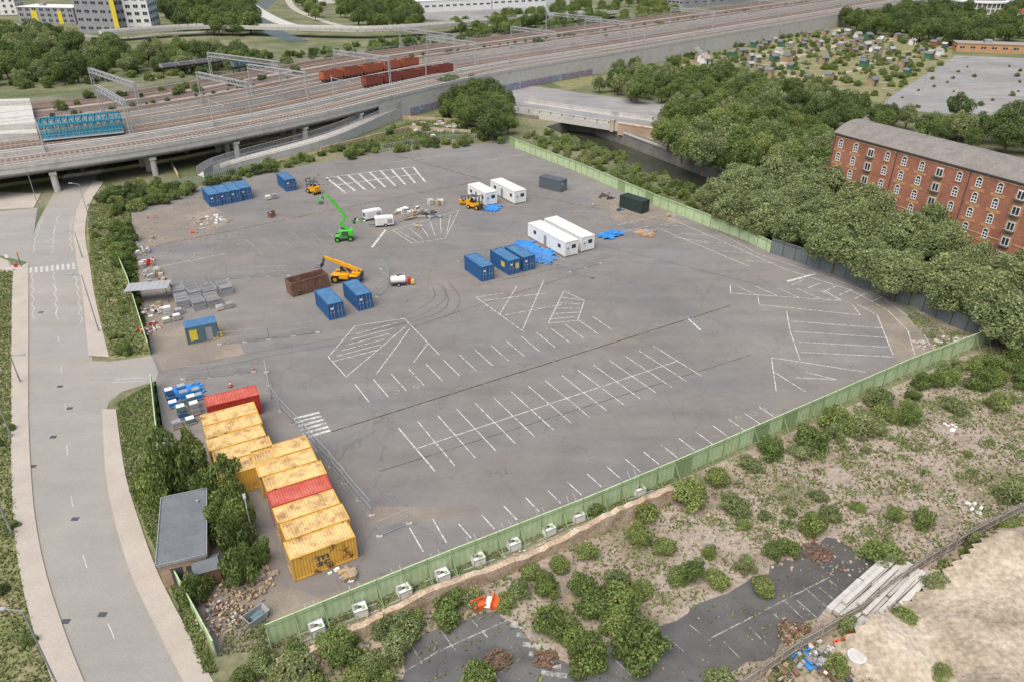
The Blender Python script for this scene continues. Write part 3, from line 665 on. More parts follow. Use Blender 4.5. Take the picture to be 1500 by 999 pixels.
def telehandler(loc,rz,s=1.,boomup=1.):
    b=MB()
    for x in (-1.5,1.5):
        for y in (-1.0,1.0): wheel(b,x,y,.65,.5,'orange'); b.box((x,y,1.38),(1.25,.55,.08),'orange')
    b.box((0,0,.95),(4.6,1.1,.6),'orange'); b.box((1.9,0,1.45),(1.3,1.7,.8),'orange'); b.box((-.1,-.8,1.15),(1.5,.6,.7),'orange'); b.box((2.45,0,1.1),(.3,2.0,.8),'steeld')
    b.box((-.2,.62,1.75),(1.45,.9,1.0),'glass'); b.box((-.2,.62,1.15),(1.5,.95,.7),'orange'); b.box((-.2,.62,2.45),(1.5,1.0,.1),'orange')
    for x in (-.9,.52):
        for y in (.15,1.08): b.beam((x,y,1.2),(x,y,2.45),.09,'steeld')
    z2=3.3*boomup
    b.beam((2.4,-.15,2.0),(-1.6,-.15,z2*.92),.46,'orange',.5); b.beam((-1.5,-.15,z2*.9),(-3.2,-.15,z2*1.07),.34,'orange',.36); b.beam((.8,-.15,1.2),(-.6,-.15,z2*.8),.15,'steel')
    b.beam((-3.2,-.15,z2*1.07),(-3.6,-.15,z2*.72),.3,'steeld',.3); b.box((-3.75,-.15,z2*.7),(.12,1.3,.7),'steeld')
    for y in (-.6,.3): b.box((-4.35,y,z2*.7-.33),(1.2,.14,.06),'steeld')
    b.cyl((2.3,-.5,2.0),(2.3,-.5,2.5),.05,'steeld',6); b.box((-1.0,1.25,2.0),(.05,.25,.35),'steeld')
    return b.obj('telehandler',loc,rz,scale=s)
telehandler(g(508,412),math.radians(-8),1.05,1.15)
def forklift(loc,rz,s=1.):
    b=MB()
    for x,r in ((-.8,.42),(.8,.34)):
        for y in (-.55,.55): wheel(b,x,y,r,.3,'orange')
    b.box((.1,0,.75),(2.2,1.1,.6),'orange'); b.box((.95,0,1.05),(.7,1.15,.8),'orange'); b.box((.25,0,1.15),(.5,.55,.25),'tyre'); b.box((.5,0,1.5),(.12,.5,.5),'tyre')
    for x in (-.55,.9):
        for y in (-.5,.5): b.beam((x,y,1.0),(x*.85,y,2.2),.07,'steeld')
    b.box((.15,0,2.22),(1.4,1.1,.08),'steeld'); b.beam((-.55,0,1.0),(-.4,0,1.5),.05,'tyre'); b.cyl((-.4,-.01,1.5),(-.36,.01,1.54),.17,'tyre',10)
    for y in (-.4,.4): b.beam((-1.3,y,.15),(-1.3,y,2.6),.12,'steeld'); b.box((-1.85,y*.8,.14),(1.0,.13,.05),'steeld')
    for z in (.5,1.4,2.5): b.beam((-1.3,-.4,z),(-1.3,.4,z),.1,'steeld')
    b.box((-1.38,0,.5),(.06,1.0,.5),'steeld')
    return b.obj('forklift_truck',loc,rz,scale=s)
forklift(g(695,306),math.radians(150),1.25); forklift(g(460,284),math.radians(-40),1.25); forklift(g(680,300),math.radians(200),.8)
def genset(loc,rz):
    b=MB(); b.box((0,0,1.15),(3.6,1.6,1.5),'white'); b.box((0,0,1.95),(3.3,1.3,.12),'whiter'); b.box((0,0,.35),(3.8,1.5,.15),'steeld')
    for y in (-.85,.85): wheel(b,.2,y,.35,.2); b.box((1.1,y*.95,1.1),(1.0,.04,.9),'grayc'); b.box((-.6,y*.95,1.2),(1.4,.03,1.1),'whiter')
    b.beam((-1.8,0,.4),(-3.0,0,.45),.12,'steeld'); b.cyl((-2.9,0,0),(-2.9,0,.5),.06,'steel'); b.cyl((1.3,.4,2),(1.3,.4,2.3),.08,'steeld'); b.box((-1.82,0,1.2),(.03,1.0,.8),'glass')
    b.obj('trailer_generator',loc,rz)
genset(g(546,321),AA); genset(g(563,331),AA-.3); 
b=MB() # water bowser
b.cyl((-1.1,0,1.05),(1.1,0,1.05),.62,'white',18); b.cyl((-1.25,0,1.05),(-1.1,0,1.05),.4,'white',14,.62); b.cyl((1.1,0,1.05),(1.25,0,1.05),.62,'white',14,.4)
b.box((0,0,.42),(2.6,1.1,.12),'steeld'); b.cyl((0,0,1.62),(0,0,1.8),.2,'steeld',10)
for y in (-.65,.65): wheel(b,0,y,.33,.2)
b.beam((1.3,0,.42),(2.4,0,.45),.1,'steeld'); b.box((1.8,.1,.75),(.6,.9,.7),'red'); b.box((2.3,-.3,.6),(.5,.5,.6),'yb')
b.obj('water_bowser',g(584,418),math.radians(10))
# ---------------------------------------------------------------- yard clutter
def junk(name,u,v,r,n,ks,s0=.3,s1=1.,h=.8):
    p=g(u,v)+Vector((0,0,.04)); b=MB()
    for i in range(n):
        a=random.uniform(0,6.28); q=r*math.sqrt(random.random()); sx,sy=random.uniform(s0,s1),random.uniform(s0,s1)*.6; sz=random.uniform(.08,h); k=random.choice(ks)
        x,y,rz=math.cos(a)*q,math.sin(a)*q,random.choice([AA,BB])+random.uniform(-.3,.3)
        b.box((x,y,sz/2),(sx,sy,sz),k,rz)
        if random.random()<.5: b.box((x+.05,y,sz+.06),(sx*.7,sy*.8,.12),random.choice(ks),rz+random.uniform(-.2,.2))
    return b.obj(name,p)
def pallets(name,u,v,nx,ny,load,rz=AA,gap=1.5):
    p=g(u,v)+Vector((0,0,.04)); b=MB(); 
    for i in range(nx):
        for j in range(ny):
            x,y=(i-(nx-1)/2)*gap,(j-(ny-1)/2)*gap; lv=random.choice([1,1,2])
            for k in range(7): b.box((x,y-.5+k*.165,.13),(1.2,.1,.025),'wood')
            for xx in (-.5,0,.5): b.box((x+xx,y,.06),(.1,1.0,.1),'wood')
            for l in range(lv):
                k=random.choice(load); hh=random.uniform(.4,.8)
                b.box((x,y,.16+l*.85+hh/2),(1.05,.9,hh),k,random.uniform(-.06,.06)); b.box((x,y,.16+l*.85+hh+.03),(.9,.75,.05),random.choice(['steel','grayc','white']))
    return b.obj(name,p,rz)
def stillage(u,v,rz=BB):
    b=MB()
    for z in (.1,.75,1.4):
        for s in (-1,1): b.beam((-1.6,s*.9,z),(1.6,s*.9,z),.07,'steel'); b.beam((s*1.6,-.9,z),(s*1.6,.9,z),.07,'steel')
    for x in (-1.6,-.55,.55,1.6):
        for s in (-1,1): b.beam((x,s*.9,0),(x,s*.9,1.45),.07,'steel')
    for i in range(14): 
        b.box((-1.45+i*.22,0,.45+random.uniform(-.05,.05)),(.05,1.65,.7),'steel'); b.box((-1.45+i*.22,0,1.15),(.05,1.65,.5),random.choice(['steel','grayc','conc']))
    b.obj('steel_stillage',g(u,v),rz)
for u,v in [(262,432),(284,434),(307,432),(330,428),(268,447),(290,449),(312,446)]: stillage(u,v,BB+random.uniform(-.08,.08))
for u,v in [(398,292),(255,462),(252,470),(330,452)]: pallets('pallet_stack',u,v,2,1,['steel','grayc','conc'])
p=g(298,495); b=MB(); b.box((0,0,1.3),(4.2,2.3,2.5),'tealc'); b.box((0,0,2.58),(4.3,2.4,.08),'blueroof')
for i in range(16): b.box((-2+i*.265,-1.17,1.3),(.1,.05,2.3),'tealc'); b.box((-2+i*.265,0,2.64),(.1,2.3,.05),'blueroof')
b.box((-1.2,-1.21,1.3),(1.0,.04,1.6),'yb'); b.box((.9,-1.21,1.1),(.9,.04,2.0),'grayc')
for x in (-2.1,2.1):
    for y in (-1.15,1.15): b.box((x,y,1.3),(.12,.12,2.6),'steeld')
b.obj('equipment_store',p,AA-.1)
junk('yellow_equipment',316,494,.9,6,['yb','orange'],.4,1.1,.5)
pallets('blue_crate_stack',262,588,2,2,['tarp','tealc','blue'],AA); pallets('blue_crate_stack',280,582,2,2,['tealc','tarp'],AA); pallets('blue_crate_stack',276,604,2,2,['tealc','grayc','blue'],AA); pallets('blue_crate_stack',270,622,2,1,['tealc','grayc'],AA)
def tarp(u,v,r,ax=1.):
    b=MB(); n=14; ph=random.uniform(0,6)
    def hz(i,j):
        x,y=(i/n-.5)*2,(j/n-.5)*2; return max(.03,.3*abs(math.sin(3.1*x+ph)*math.cos(2.3*y+ph)))+random.uniform(0,.12)
    zz=[[hz(i,j) for j in range(n+1)] for i in range(n+1)]; ed_=[1+.22*math.sin(3*t*.45+ph)+random.uniform(-.08,.08) for t in range(n+1)]
    for i in range(n):
        for j in range(n):
            q=[((a/n-.5)*2*r*ax*ed_[c],(c/n-.5)*2*r*ed_[n-a],zz[a][c]) for a,c in ((i,j),(i+1,j),(i+1,j+1),(i,j+1))]; b.face(q,'tarp')
    b.obj('blue_tarpaulin',g(u,v)+Vector((0,0,.05)),random.uniform(0,3))
tarp(722,306,1.5,1.3); tarp(768,361,1.7,1.4); tarp(790,374,1.9,1.3); tarp(800,382,1.4,1.2); tarp(780,366,1.5); tarp(892,346,1.6,1.3); tarp(272,574,1.2,1.6); tarp(905,343,1.1)
b=MB(); 
for i in range(26): b.box((random.uniform(-3,3),random.uniform(-.9,.9),.12+.12*(i%4)),(random.uniform(1.5,4),.2,.12),random.choice(['wood','gwood','steel','steeld','concd']),random.uniform(-.15,.15))
b.obj('timber_stack',g(612,318),AA)
junk('material_pile',600,312,3,26,['steeld','wood','grayc','conc','white','steel'],.5,1.8,.5); junk('material_pile',640,300,1.5,8,['wood','conc','cone'],.4,1.5,1.2)
junk('material_pile',630,316,2.2,12,['steeld','gwood','grayc'],.5,2,.5); junk('debris_pile',310,326,4,24,['wood','gwood','steel','white'],.3,1.6,.25)
junk('debris_pile',210,372,1.5,12,['steel','white','wood','grayc'],.4,1.2,1.1); junk('debris_pile',216,388,1.6,14,['white','steel','wood','red'],.4,1.2,1.); junk('debris_pile',224,404,1.6,14,['conc','steel','wood'],.4,1.4,1.)
junk('debris_pile',232,416,1.6,12,['rustsk','steel','wood'],.4,1.2,.8); junk('debris_pile',226,455,2.2,26,['white','wood','conc','rustsk','steel'],.3,1.,.5); junk('debris_pile',218,482,1.8,26,['white','wood','conc','red'],.2,.8,.4)
junk('debris_pile',226,349,.8,4,['wood','gwood'],.3,.9,.6); junk('debris_pile',285,342,.6,3,['wood','cone'],.3,.8,.4); junk('debris_pile',222,320,1,4,['cone','steel'],.2,.6,.4); junk('material_pile',398,318,.7,4,['rustsk','grayc'],.5,1.,1.2)
junk('timber_stack',948,343,1.6,10,['wood','beige','gwood'],.5,2.6,.4); junk('debris_pile',888,290,1.6,18,['steel','rustsk','steeld'],.2,1.1,.6); junk('debris_pile',872,302,1.2,8,['wood','steel'],.2,.9,.3); junk('debris_pile',983,318,1.0,5,['wood','steel'],.4,1.4,.6)
junk('debris_pile',908,308,1,5,['tarp','steeld'],.4,1,.3); junk('debris_pile',525,326,1.5,8,['steeld','white','lime'],.3,1,.6); junk('debris_pile',508,843,.8,5,['wood'],.8,1.2,.6); junk('white_rubbish',352,632,.9,10,['white'],.4,1,.3)
junk('debris_pile',500,845,1.2,8,['grayc','white','steel'],.3,.7,.4); junk('debris_pile',612,333,1,6,['wood','conc'],.3,1,.5)
junk('debris_pile',470,268,6,26,['concd','steeld','wood'],.1,.5,.12); junk('debris_pile',260,350,12,40,['concd','wood','conc'],.1,.45,.1); junk('debris_pile',600,400,14,20,['concd','wood','conc'],.08,.25,.08); junk('debris_pile',860,320,12,30,['concd','wood'],.08,.3,.08)
junk('rubble_heap',345,870,2.8,170,['stone','rustsk','wood','concd'],.1,.45,.3); junk('rubble_heap',375,852,1.8,70,['stone','wood','gwood'],.15,.7,.3); junk('rubble_heap',320,905,2,90,['stone','conc','rustsk'],.1,.45,.25)
p=g(222,440); b=MB()
for i in range(16): b.box((-3+i*.4,0,2.5+.03*(i%2)),(.4,3.2,.04),'steel')
for x in (-2.9,2.9):
    for y in (-1.5,1.5): b.beam((x,y,0),(x,y,2.5),.1,'steeld')
b.obj('lean_to_canopy',p,math.radians(12))
b=MB(); b.cyl((0,0,0),(0,0,.9),.22,'cone',10,.05); b.box((0,0,.03),(.5,.5,.06),'tyre'); b.cyl((0,0,.45),(0,0,.62),.146,'white',10,.11); tc=b.mesh('traffic_cone')
for u,v in [(371,543),(338,566),(452,420)]: put('traffic_cone',tc,g(u,v),0,None,1.)
b=MB(); 
for s in (-1,1): b.face([(-1.2,s*.7,1.1),(1.2,s*.7,1.1),(.8,s*.65,.1),(-.8,s*.65,.1)],'steel'); b.face([(s*1.2,-.7,1.1),(s*1.2,.7,1.1),(s*.8,.65,.1),(s*.8,-.65,.1)],'steel')
b.face([(-.8,-.65,.12),(.8,-.65,.12),(.8,.65,.12),(-.8,.65,.12)],'steeld'); b.box((.1,0,.6),(1.3,.8,.4),'tealc',.2); 
for s in (-1,1): b.beam((-1.2,s*.72,1.1),(1.2,s*.72,1.1),.08,'steel'); b.beam((s*1.2,-.7,1.1),(s*1.2,.7,1.1),.08,'steel')
b.obj('metal_skip',g(377,908),AA+.3,None,.8)
R_=[g(209,735,3),g(287,722,3),g(320,803,3),g(258,822,3)]
c=(R_[0]+R_[1]+R_[2]+R_[3])/4; dx=((R_[2]-R_[3])+(R_[1]-R_[0])); a=math.atan2(dx.y,dx.x); w=((R_[1]-R_[0]).length+(R_[2]-R_[3]).length)/2; l=((R_[3]-R_[0]).length+(R_[2]-R_[1]).length)/2
b=MB(); b.box((0,0,1.4),(w-.3,l-.3,2.8),'brickb'); b.box((0,0,2.9),(w,l,.2),'felt'); b.box((0,0,3.01),(w-.3,l-.3,.03),'felt')
for s in (-1,1): b.box((s*w/2,0,2.95),(.08,l+.08,.32),'grayc'); b.box((0,s*l/2,2.95),(w,.08,.32),'grayc')
b.box((-w*.15,-l/2+.13,1.1),(.95,.06,2.1),'steeld'); b.box((w*.2,-l/2+.13,1.6),(1.4,.06,.9),'steeld'); b.box((w*.2,-l/2+.11,1.12),(1.6,.12,.08),'conc')
b.box((-w/2+.13,l*.1,1.6),(.06,1.6,.8),'steeld'); b.box((-w/2+.13,-l*.25,1.6),(.06,1.6,.8),'steeld')
for i in range(1,6): b.box((0,-l/2+i*l/6,3.03),(w-.4,.03,.015),'felt')
b.cyl((w*.3,l*.3,3),(w*.3,l*.3,3.3),.12,'steel')
b.obj('brick_hut',(c.x,c.y,0),a)
b=MB(); b.box((0,0,1),(2.2,1.8,2),'rustsk'); b.face([(-1.2,-1,2.05),(1.2,-1,2.05),(1.1,0,2.6),(-1.1,0,2.6)],'felt'); b.face([(-1.2,1,2.05),(1.2,1,2.05),(1.1,0,2.6),(-1.1,0,2.6)],'felt'); b.obj('small_shed',g(308,850),.4)
junk('orange_barrier',320,740,.5,3,['cone'],.8,1.2,1.)
for u,v in [(700,888),(722,886)]:
    b=MB()
    for x in (-.6,0,.6): b.box((x,0,.5),(.12,.12,1.0),'cone')
    for z in (.2,.55,.95): b.box((0,0,z),(1.4,.07,.16),'cone')
    b.box((0,.4,.3),(1.3,.5,.08),'white'); b.box((0,-.3,.35),(1.1,.5,.5),'cone'); b.obj('plastic_barrier',g(u,v),random.uniform(0,2))
junk('brush_heap',730,968,1.1,80,['bark','rustsk','bark'],.12,.5,.2); junk('brush_heap',800,965,1.,60,['bark','rustsk'],.12,.5,.2); junk('brush_heap',1165,930,1.6,110,['rustsk','bark','rustsk','wood'],.12,.5,.25); junk('brush_heap',1195,810,1.4,80,['bark','rustsk'],.12,.5,.2)
p=g(1288,872); b=MB()
for i in range(7):
    for j in range(2): b.box((j*5.4-2.7+random.uniform(-.1,.1),-1.8+i*.6,.3+.12*(i%2)),(5.2,.52,.45),'conc',random.uniform(-.03,.03))
for i in range(4): b.box((random.uniform(-1,1),-1.2+i*.8,.85),(6.5,.4,.2),'conc',random.uniform(-.06,.06))
b.obj('concrete_plank_stack',p,math.radians(38))
for u,v,k in [(1240,944,['red','cone','wood']),(1180,968,['steel','tarp','concd']),(1205,960,['grayc','conc']),(1222,985,['steeld','white','rustsk']),(1145,985,['steeld','wood','rustsk'])]: junk('scrap_pile',u,v,1.2,14,k,.2,.7,.4)
b=MB(); b.cyl((0,0,.1),(0,0,.75),.75,'white',20,.9); b.cyl((0,0,.74),(0,0,.76),.8,'conc',20); o=b.mesh('white_tub'); put('white_tub',o,g(1253,967),0,None,.8); put('white_tub',o,g(1272,972),0,None,.6)
junk('white_rubbish',1392,626,.7,4,['white'],.3,.9,.15); junk('white_rubbish',233,653,.6,4,['white'],.3,.9,.15); junk('white_rubbish',1430,745,.9,6,['white','conc'],.3,.8,.2); junk('scrap_pile',1475,508,1.2,6,['yb','white','steel'],.3,.8,.6)
for u,v in [(1385,500),(1410,498),(1352,508)]: junk('rubble_heap',u,v,1.6,18,['conc','stone','soil'],.15,.8,.2)
junk('crate_planters',640,190,9,40,['steeld','conc','gwood'],.8,2.5,.8); junk('debris_pile',1250,920,1.5,20,['wood','gwood','steel'],.2,1.1,.2)
def stones(name,px,n,s0,s1,k):
    P=G(px); xs=[p.x for p in P]; ys=[p.y for p in P]; b=MB(); c=0
    while c<n:
        x,y=random.uniform(min(xs),max(xs)),random.uniform(min(ys),max(ys))
        if inpoly(x,y,P): s=s0+(s1-s0)*random.random()**2.5; b.box((x,y,s*.2),(s,s*.7,s*.5),k if isinstance(k,str) else random.choice(k),random.uniform(0,3)); c+=1
    b.obj(name)
stones('loose_stones',[(700,870),(1000,710),(1300,640),(1500,560),(1500,740),(1300,850),(1000,820),(900,860)],3200,.06,.32,['stone','concd','rustsk','concd','soil'])
stones('loose_stones',[(1300,870),(1500,770),(1560,1010),(1180,1010)],2600,.08,.42,['sand','sand','concd','stone'])
stones('loose_stones',[(420,950),(1000,705),(1000,725),(420,975)],600,.08,.3,['stone','conc','wood','concd'])
stones('loose_litter',[(600,940),(900,900),(1280,820),(1100,990),(600,1010)],260,.03,.16,['stone','concd','wood','soil'])
# mound
P0=g(1450,905); b=MB(); n=72; S=17.; zz={}
rs=np.random.RandomState(5); bl=[(rs.uniform(-13,13),rs.uniform(-13,13),rs.uniform(.8,3.2),rs.uniform(.3,1.3)) for _ in range(46)]
for i in range(n+1):
    for j in range(n+1):
        x,y=(i/n-.5)*2*S,(j/n-.5)*2*S; e_=max(0,1-(x*x+y*y)/(S*S)); h=sum(a*math.exp(-((x-cx)**2+(y-cy)**2)/(2*r*r)) for cx,cy,r,a in bl)
        zz[i,j]=.012+e_**.7*(h*.95+rs.uniform(0,.14)) if e_>0 else -.05
fa,fb=g(1170,952),g(1500,750)
for i in range(n):
    for j in range(n):
        q=[((a/n-.5)*2*S,(c/n-.5)*2*S,zz[a,c]) for a,c in ((i,j),(i+1,j),(i+1,j+1),(i,j+1))]
        if max(t[2] for t in q)<=0: continue
        X,Y=P0.x+q[0][0],P0.y+q[0][1]
        cr=(fb.x-fa.x)*(Y-fa.y)-(fb.y-fa.y)*(X-fa.x)
        if cr>-1.5*(fb-fa).length: continue
        b.face(q,'sand')
b.obj('rubble_mound',P0)
# ---------------------------------------------------------------- railway
RP=cat(G([(-160,262),(0,243),(200,216),(350,190),(480,163),(620,129),(760,99),(980,63),(1330,3),(1500,-25)],7.5),n=8); RP=[Vector((p.x,p.y,0)) for p in RP]; RP=resample(RP,7.)
NR=[]
for i in range(len(RP)):
    d=(RP[min(i+1,len(RP)-1)]-RP[max(i-1,0)]).normalized(); NR.append(Vector((-d.y,d.x,0)))
def off(i,o): return RP[i]+NR[i]*o
def deck(name,o0,o1,z0f,z1,k,ks=None,i0=0,i1=None):
    b=MB(); 
    for i in range(i0,(i1 or len(RP))-1):
        z0=z0f(i); A,B,C,D=off(i,o0),off(i+1,o0),off(i+1,o1),off(i,o1)
        b.face([(p.x,p.y,z1) for p in (A,B,C,D)],k)
        for p,q in ((A,B),(D,C)): b.face([(p.x,p.y,z0),(q.x,q.y,z0),(q.x,q.y,z1),(p.x,p.y,z1)],ks or k)
        b.face([(p.x,p.y,z0) for p in (A,B,C,D)],ks or k)
    return b.obj(name)
def near(u,v,z=7.5):
    q=g(u,v,z); return min(range(len(RP)),key=lambda i:(RP[i]-Vector((q.x,q.y,0))).length)
iopen=near(560,143); iroad=near(330,192)
deck('railway_viaduct',0,12,lambda i:5.2 if i<iopen else -.01,6.5,'ballast','conc')
deck('railway_embankment',13.,78,lambda i:5.0 if i<iroad else -.01,6.3,'ballast','concd')
b=MB()
for o0,o1,za,zb in ((0,.35,6.49,7.5),(11.6,12,6.49,7.5),(13,13.4,6.29,7.6),(28.8,29.2,6.29,7.9),(41,41.3,6.29,7.3)):
    for i in range(len(RP)-1):
        A,B,C,D=off(i,o0-.1),off(i+1,o0-.1),off(i+1,o1),off(i,o1)
        b.hexa([(*p.xy,z) for z in (za,zb) for p in (A,B,C,D)],'conc')
b.obj('viaduct_parapet')
b=MB()
for i in range(iopen-1):
    A,B=off(i,-.12),off(i+1,-.12); C,D=off(i+1,.0),off(i,.0); b.hexa([(*p.xy,z) for z in (5.0,5.35) for p in (A,B,C,D)],'concd')
b.obj('viaduct_edge_beam')
b=MB()
for o0 in (1.0,6.2,11.0):
    for i in range(iopen):
        A,B=off(i,o0),off(i+1,o0); b.beam((*A.xy,4.85),(*B.xy,4.85),.7,'concd',.75)
b.obj('viaduct_girders')
for i in range(1,iopen,3):
    b=MB(); 
    for o in (1.,6.,11.): p=off(i,o); b.cyl((p.x,p.y,0),(p.x,p.y,4.0),.7,'conc',12)
    A,B=off(i,.2),off(i,11.8); b.beam((*A.xy,4.2),(*B.xy,4.2),1.5,'conc',.7); b.obj('viaduct_pier')
for i in range(1,iroad,4):
    b=MB()
    for o in (16,26,36,46,56,66): p=off(i,o); b.cyl((p.x,p.y,0),(p.x,p.y,5),.7,'concd',10)
    b.obj('viaduct_pier')
b=MB(); bb=MB()
TRK=(3.4,8.0,17,21.3,25.6,33,37.3,45,49.3,56,60.3,67,71.3,75)
for o in TRK:
    zt=6.5 if o<12 else 6.3
    for i in range(len(RP)-1):
        A,B,C,D=off(i,o-1.3),off(i+1,o-1.3),off(i+1,o+1.3),off(i,o+1.3)
        bb.hexa([(*p.xy,z) for z in (zt+.002,zt+.14) for p in (A,B,C,D)],'trackbed')
        for s in (-.75,.75):
            A,B=off(i,o+s),off(i+1,o+s); b.beam((*A.xy,zt+.22),(*B.xy,zt+.22),.16,'rail',.16)
b.obj('railway_rails'); bb.obj('railway_track_bed')
b=MB()
for o in TRK[:7]:
    zt=6.5 if o<12 else 6.3
    for i in range(near(900,75)):
        for t in range(6):
            p=off(i,o).lerp(off(i+1,o),t/6); n=NR[i]*1.25; b.beam((p-n).to_tuple()[:2]+(zt+.15,),(p+n).to_tuple()[:2]+(zt+.15,),.35,'conc' if o<12 else 'gwood',.05)
b.obj('railway_sleepers')
b=MB()
for i in range(len(RP)-1):
    for o,z0,ht in ((0,7.5,8.6),(31,6.3,7.4),(53,6.3,7.4),(77.8,6.3,7.5)):
        A,B=off(i,o),off(i+1,o)
        for z in ((ht,ht-.5)): b.beam((*A.xy,z),(*B.xy,z),.07,'steel')
        for t in range(3): p=A.lerp(B,t/3); b.beam((p.x,p.y,z0),(p.x,p.y,ht),.07,'steel')
b.obj('railway_railing')
def gantry(i,o0,o1,h=8.):
    b=MB(); A,B=off(i,o0),off(i,o1); z=6.3; n=max(4,int((o1-o0)/1.6)); T=z+h; dd=NR[i].cross(Vector((0,0,1)))
    for p in (A,B):
        for s in (-.35,.35):
            d=dd*s; b.beam((p.x+d.x,p.y+d.y,z),(p.x+d.x,p.y+d.y,T+1.2),.2,'steel')
        for k in range(6): d=dd*(.35 if k%2 else -.35); b.beam((p.x-d.x,p.y-d.y,z+k*1.45),(p.x+d.x,p.y+d.y,z+k*1.45+1.45),.1,'steel')
    for s in (-.35,.35):
        d=dd*s
        for zz_ in (T,T+1.2): b.beam((A.x+d.x,A.y+d.y,zz_),(B.x+d.x,B.y+d.y,zz_),.2,'steel')
        for k in range(n):
            p,q=A.lerp(B,k/n)+d,A.lerp(B,(k+1)/n)+d; a,c=(T,T+1.2) if k%2 else (T+1.2,T); b.beam((p.x,p.y,a),(q.x,q.y,c),.11,'steel')
    k=o0+2
    while k<o1-1:
        p=off(i,k); b.beam((p.x,p.y,T),(p.x,p.y,T-1.4),.12,'steel'); b.beam((p.x,p.y,T-1.4),(p.x+1,p.y+.8,T-1.9),.07,'steel'); k+=4.3
    b.obj('railway_gantry')
for j_,i in enumerate([near(u,v) for u,v in ((215,214),(400,180),(500,158),(620,129),(740,104),(860,83),(960,66),(1080,46),(1200,26),(1290,10))]):
    gantry(i,14.5,40); 
    if j_%2==0: gantry(min(i+2,len(RP)-1),41.8,77,7.)
for i in range(4,len(RP)-3,6):
    for o,q1,q2 in ((11.2,3.4,7.9),(30.4,33,37.3),(52.4,49.3,45)):
        if o>12 and i%12: continue
        b=MB(); p=off(i,o); b.beam((p.x,p.y,6.3),(p.x,p.y,14),.26,'steel'); q=off(i,q1)
        b.beam((p.x,p.y,13.4),(q.x,q.y,12.9),.12,'steel'); b.beam((p.x,p.y,12),(q.x,q.y,12.6),.08,'steel'); b.obj('catenary_mast')
b=MB()
for o,z in ((3.4,12.2),(7.9,12.2),(17,12.3),(21.3,12.3),(25.6,12.3),(33,12.3),(45,12),(56,12)):
    for i in range(len(RP)-1): A,B=off(i,o),off(i+1,o); b.beam((*A.xy,z),(*B.xy,z),.04,'steeld')
b.obj('overhead_wires')
def wagons(pa,pb,n,k,hh=2.3):
    A,B=g(*pa,6.5),g(*pb,6.5); d=(B-A); L=d.length/n; a=math.atan2(d.y,d.x)
    for i in range(n):
        b=MB(); c=A.lerp(B,(i+.5)/n); l=L-.9
        b.box((0,0,.95),(l,2.5,.25),'rwagd')
        for s in (-1,1):
            b.box((0,s*1.3,1.1+hh/2),(l,.1,hh),k); b.box((s*l/2,0,1.1+hh/2),(.1,2.6,hh),k); b.beam((-l/2,s*1.33,1.1+hh),(l/2,s*1.33,1.1+hh),.16,k); b.beam((s*l/2,-1.3,1.1+hh),(s*l/2,1.3,1.1+hh),.16,k)
            for j in range(9): b.box((-l/2+.3+j*(l-.6)/8,s*1.4,1.1+hh/2),(.14,.12,hh),k)
            for x in (-l/2+1,-l/2+2.6,l/2-2.6,l/2-1): b.cyl((x,s*.75,.45),(x,s*.9,.45),.45,'steeld',12)
            b.box((s*(l/2+.35),0,.95),(.7,.3,.25),'steeld')
        b.box((0,0,1.5),(l-.2,2.5,.1),k)
        b.obj('freight_wagon',(c.x,c.y,6.5),a)
wagons((470,122),(612,98),5,'rwag'); wagons((532,130),(662,108),5,'rwagd'); wagons((340,103),(372,99),2,'tealc',1.4); wagons((235,104),(330,92),4,'grayc',1.)
p,q=g(62,208,6.5),g(182,196,6.5); d=q-p; a=math.atan2(d.y,d.x); c=(p+q)/2; l=d.length; b=MB()
for s in (0,1):
    y=s*9; 
    for z in (.5,3.6): b.beam((-l/2,y,z),(l/2,y,z),.5,'teal',.4)
    n=12
    for i in range(n+1): x=-l/2+i*l/n; b.beam((x,y,.5),(x,y,3.6),.28,'teal')
    for i in range(n): x=-l/2+i*l/n; b.beam((x,y,.5 if i%2 else 3.6),(x+l/n,y,3.6 if i%2 else .5),.16,'teal')
for i in range(25): x=-l/2+i*l/24; b.beam((x,0,3.6),(x,9,3.6),.22,'teal'); b.beam((x,0,.5),(x,9,.5),.2,'teal')
b.box((0,4.5,.35),(l,9,.1),'teal'); b.box((0,-.9,.5),(l,1.2,.1),'steel')
for i in range(14): b.beam((-l/2+i*l/13,-1.5,.5),(-l/2+i*l/13,-1.5,1.6),.06,'steel')
b.beam((-l/2,-1.5,1.6),(l/2,-1.5,1.6),.06,'steel'); b.beam((-l/2,-1.5,1.05),(l/2,-1.5,1.05),.06,'steel')
b.obj('steel_truss_bridge',(c.x,c.y,6.5),a)
A,B=g(-120,215,6.5),g(58,205,6.5); C,D=g(48,160,6.5),g(-120,165,6.5); b=MB()
b.hexa([(*p_.xy,z) for z in (6.31,8.2) for p_ in (A,B,C,D)],'conc'); 
E=[A.lerp(D,.1),B.lerp(C,.1),B.lerp(C,.16),A.lerp(D,.16)]; b.hexa([(*p_.xy,z) for z in (8.21,9.6) for p_ in E],'conc')
E=[A.lerp(D,.90),B.lerp(C,.90),B.lerp(C,.97),A.lerp(D,.97)]; b.hexa([(*p_.xy,z) for z in (8.21,9.6) for p_ in E],'conc')
b.obj('concrete_flyover_end')
A,B=G([(300,262),(340,248),(480,215),(560,185),(622,160)]),G([(290,257),(331,243),(472,209),(552,180),(614,154)]); b=MB()
A=cat(A,n=5);B=cat(B,n=5); n=len(A)
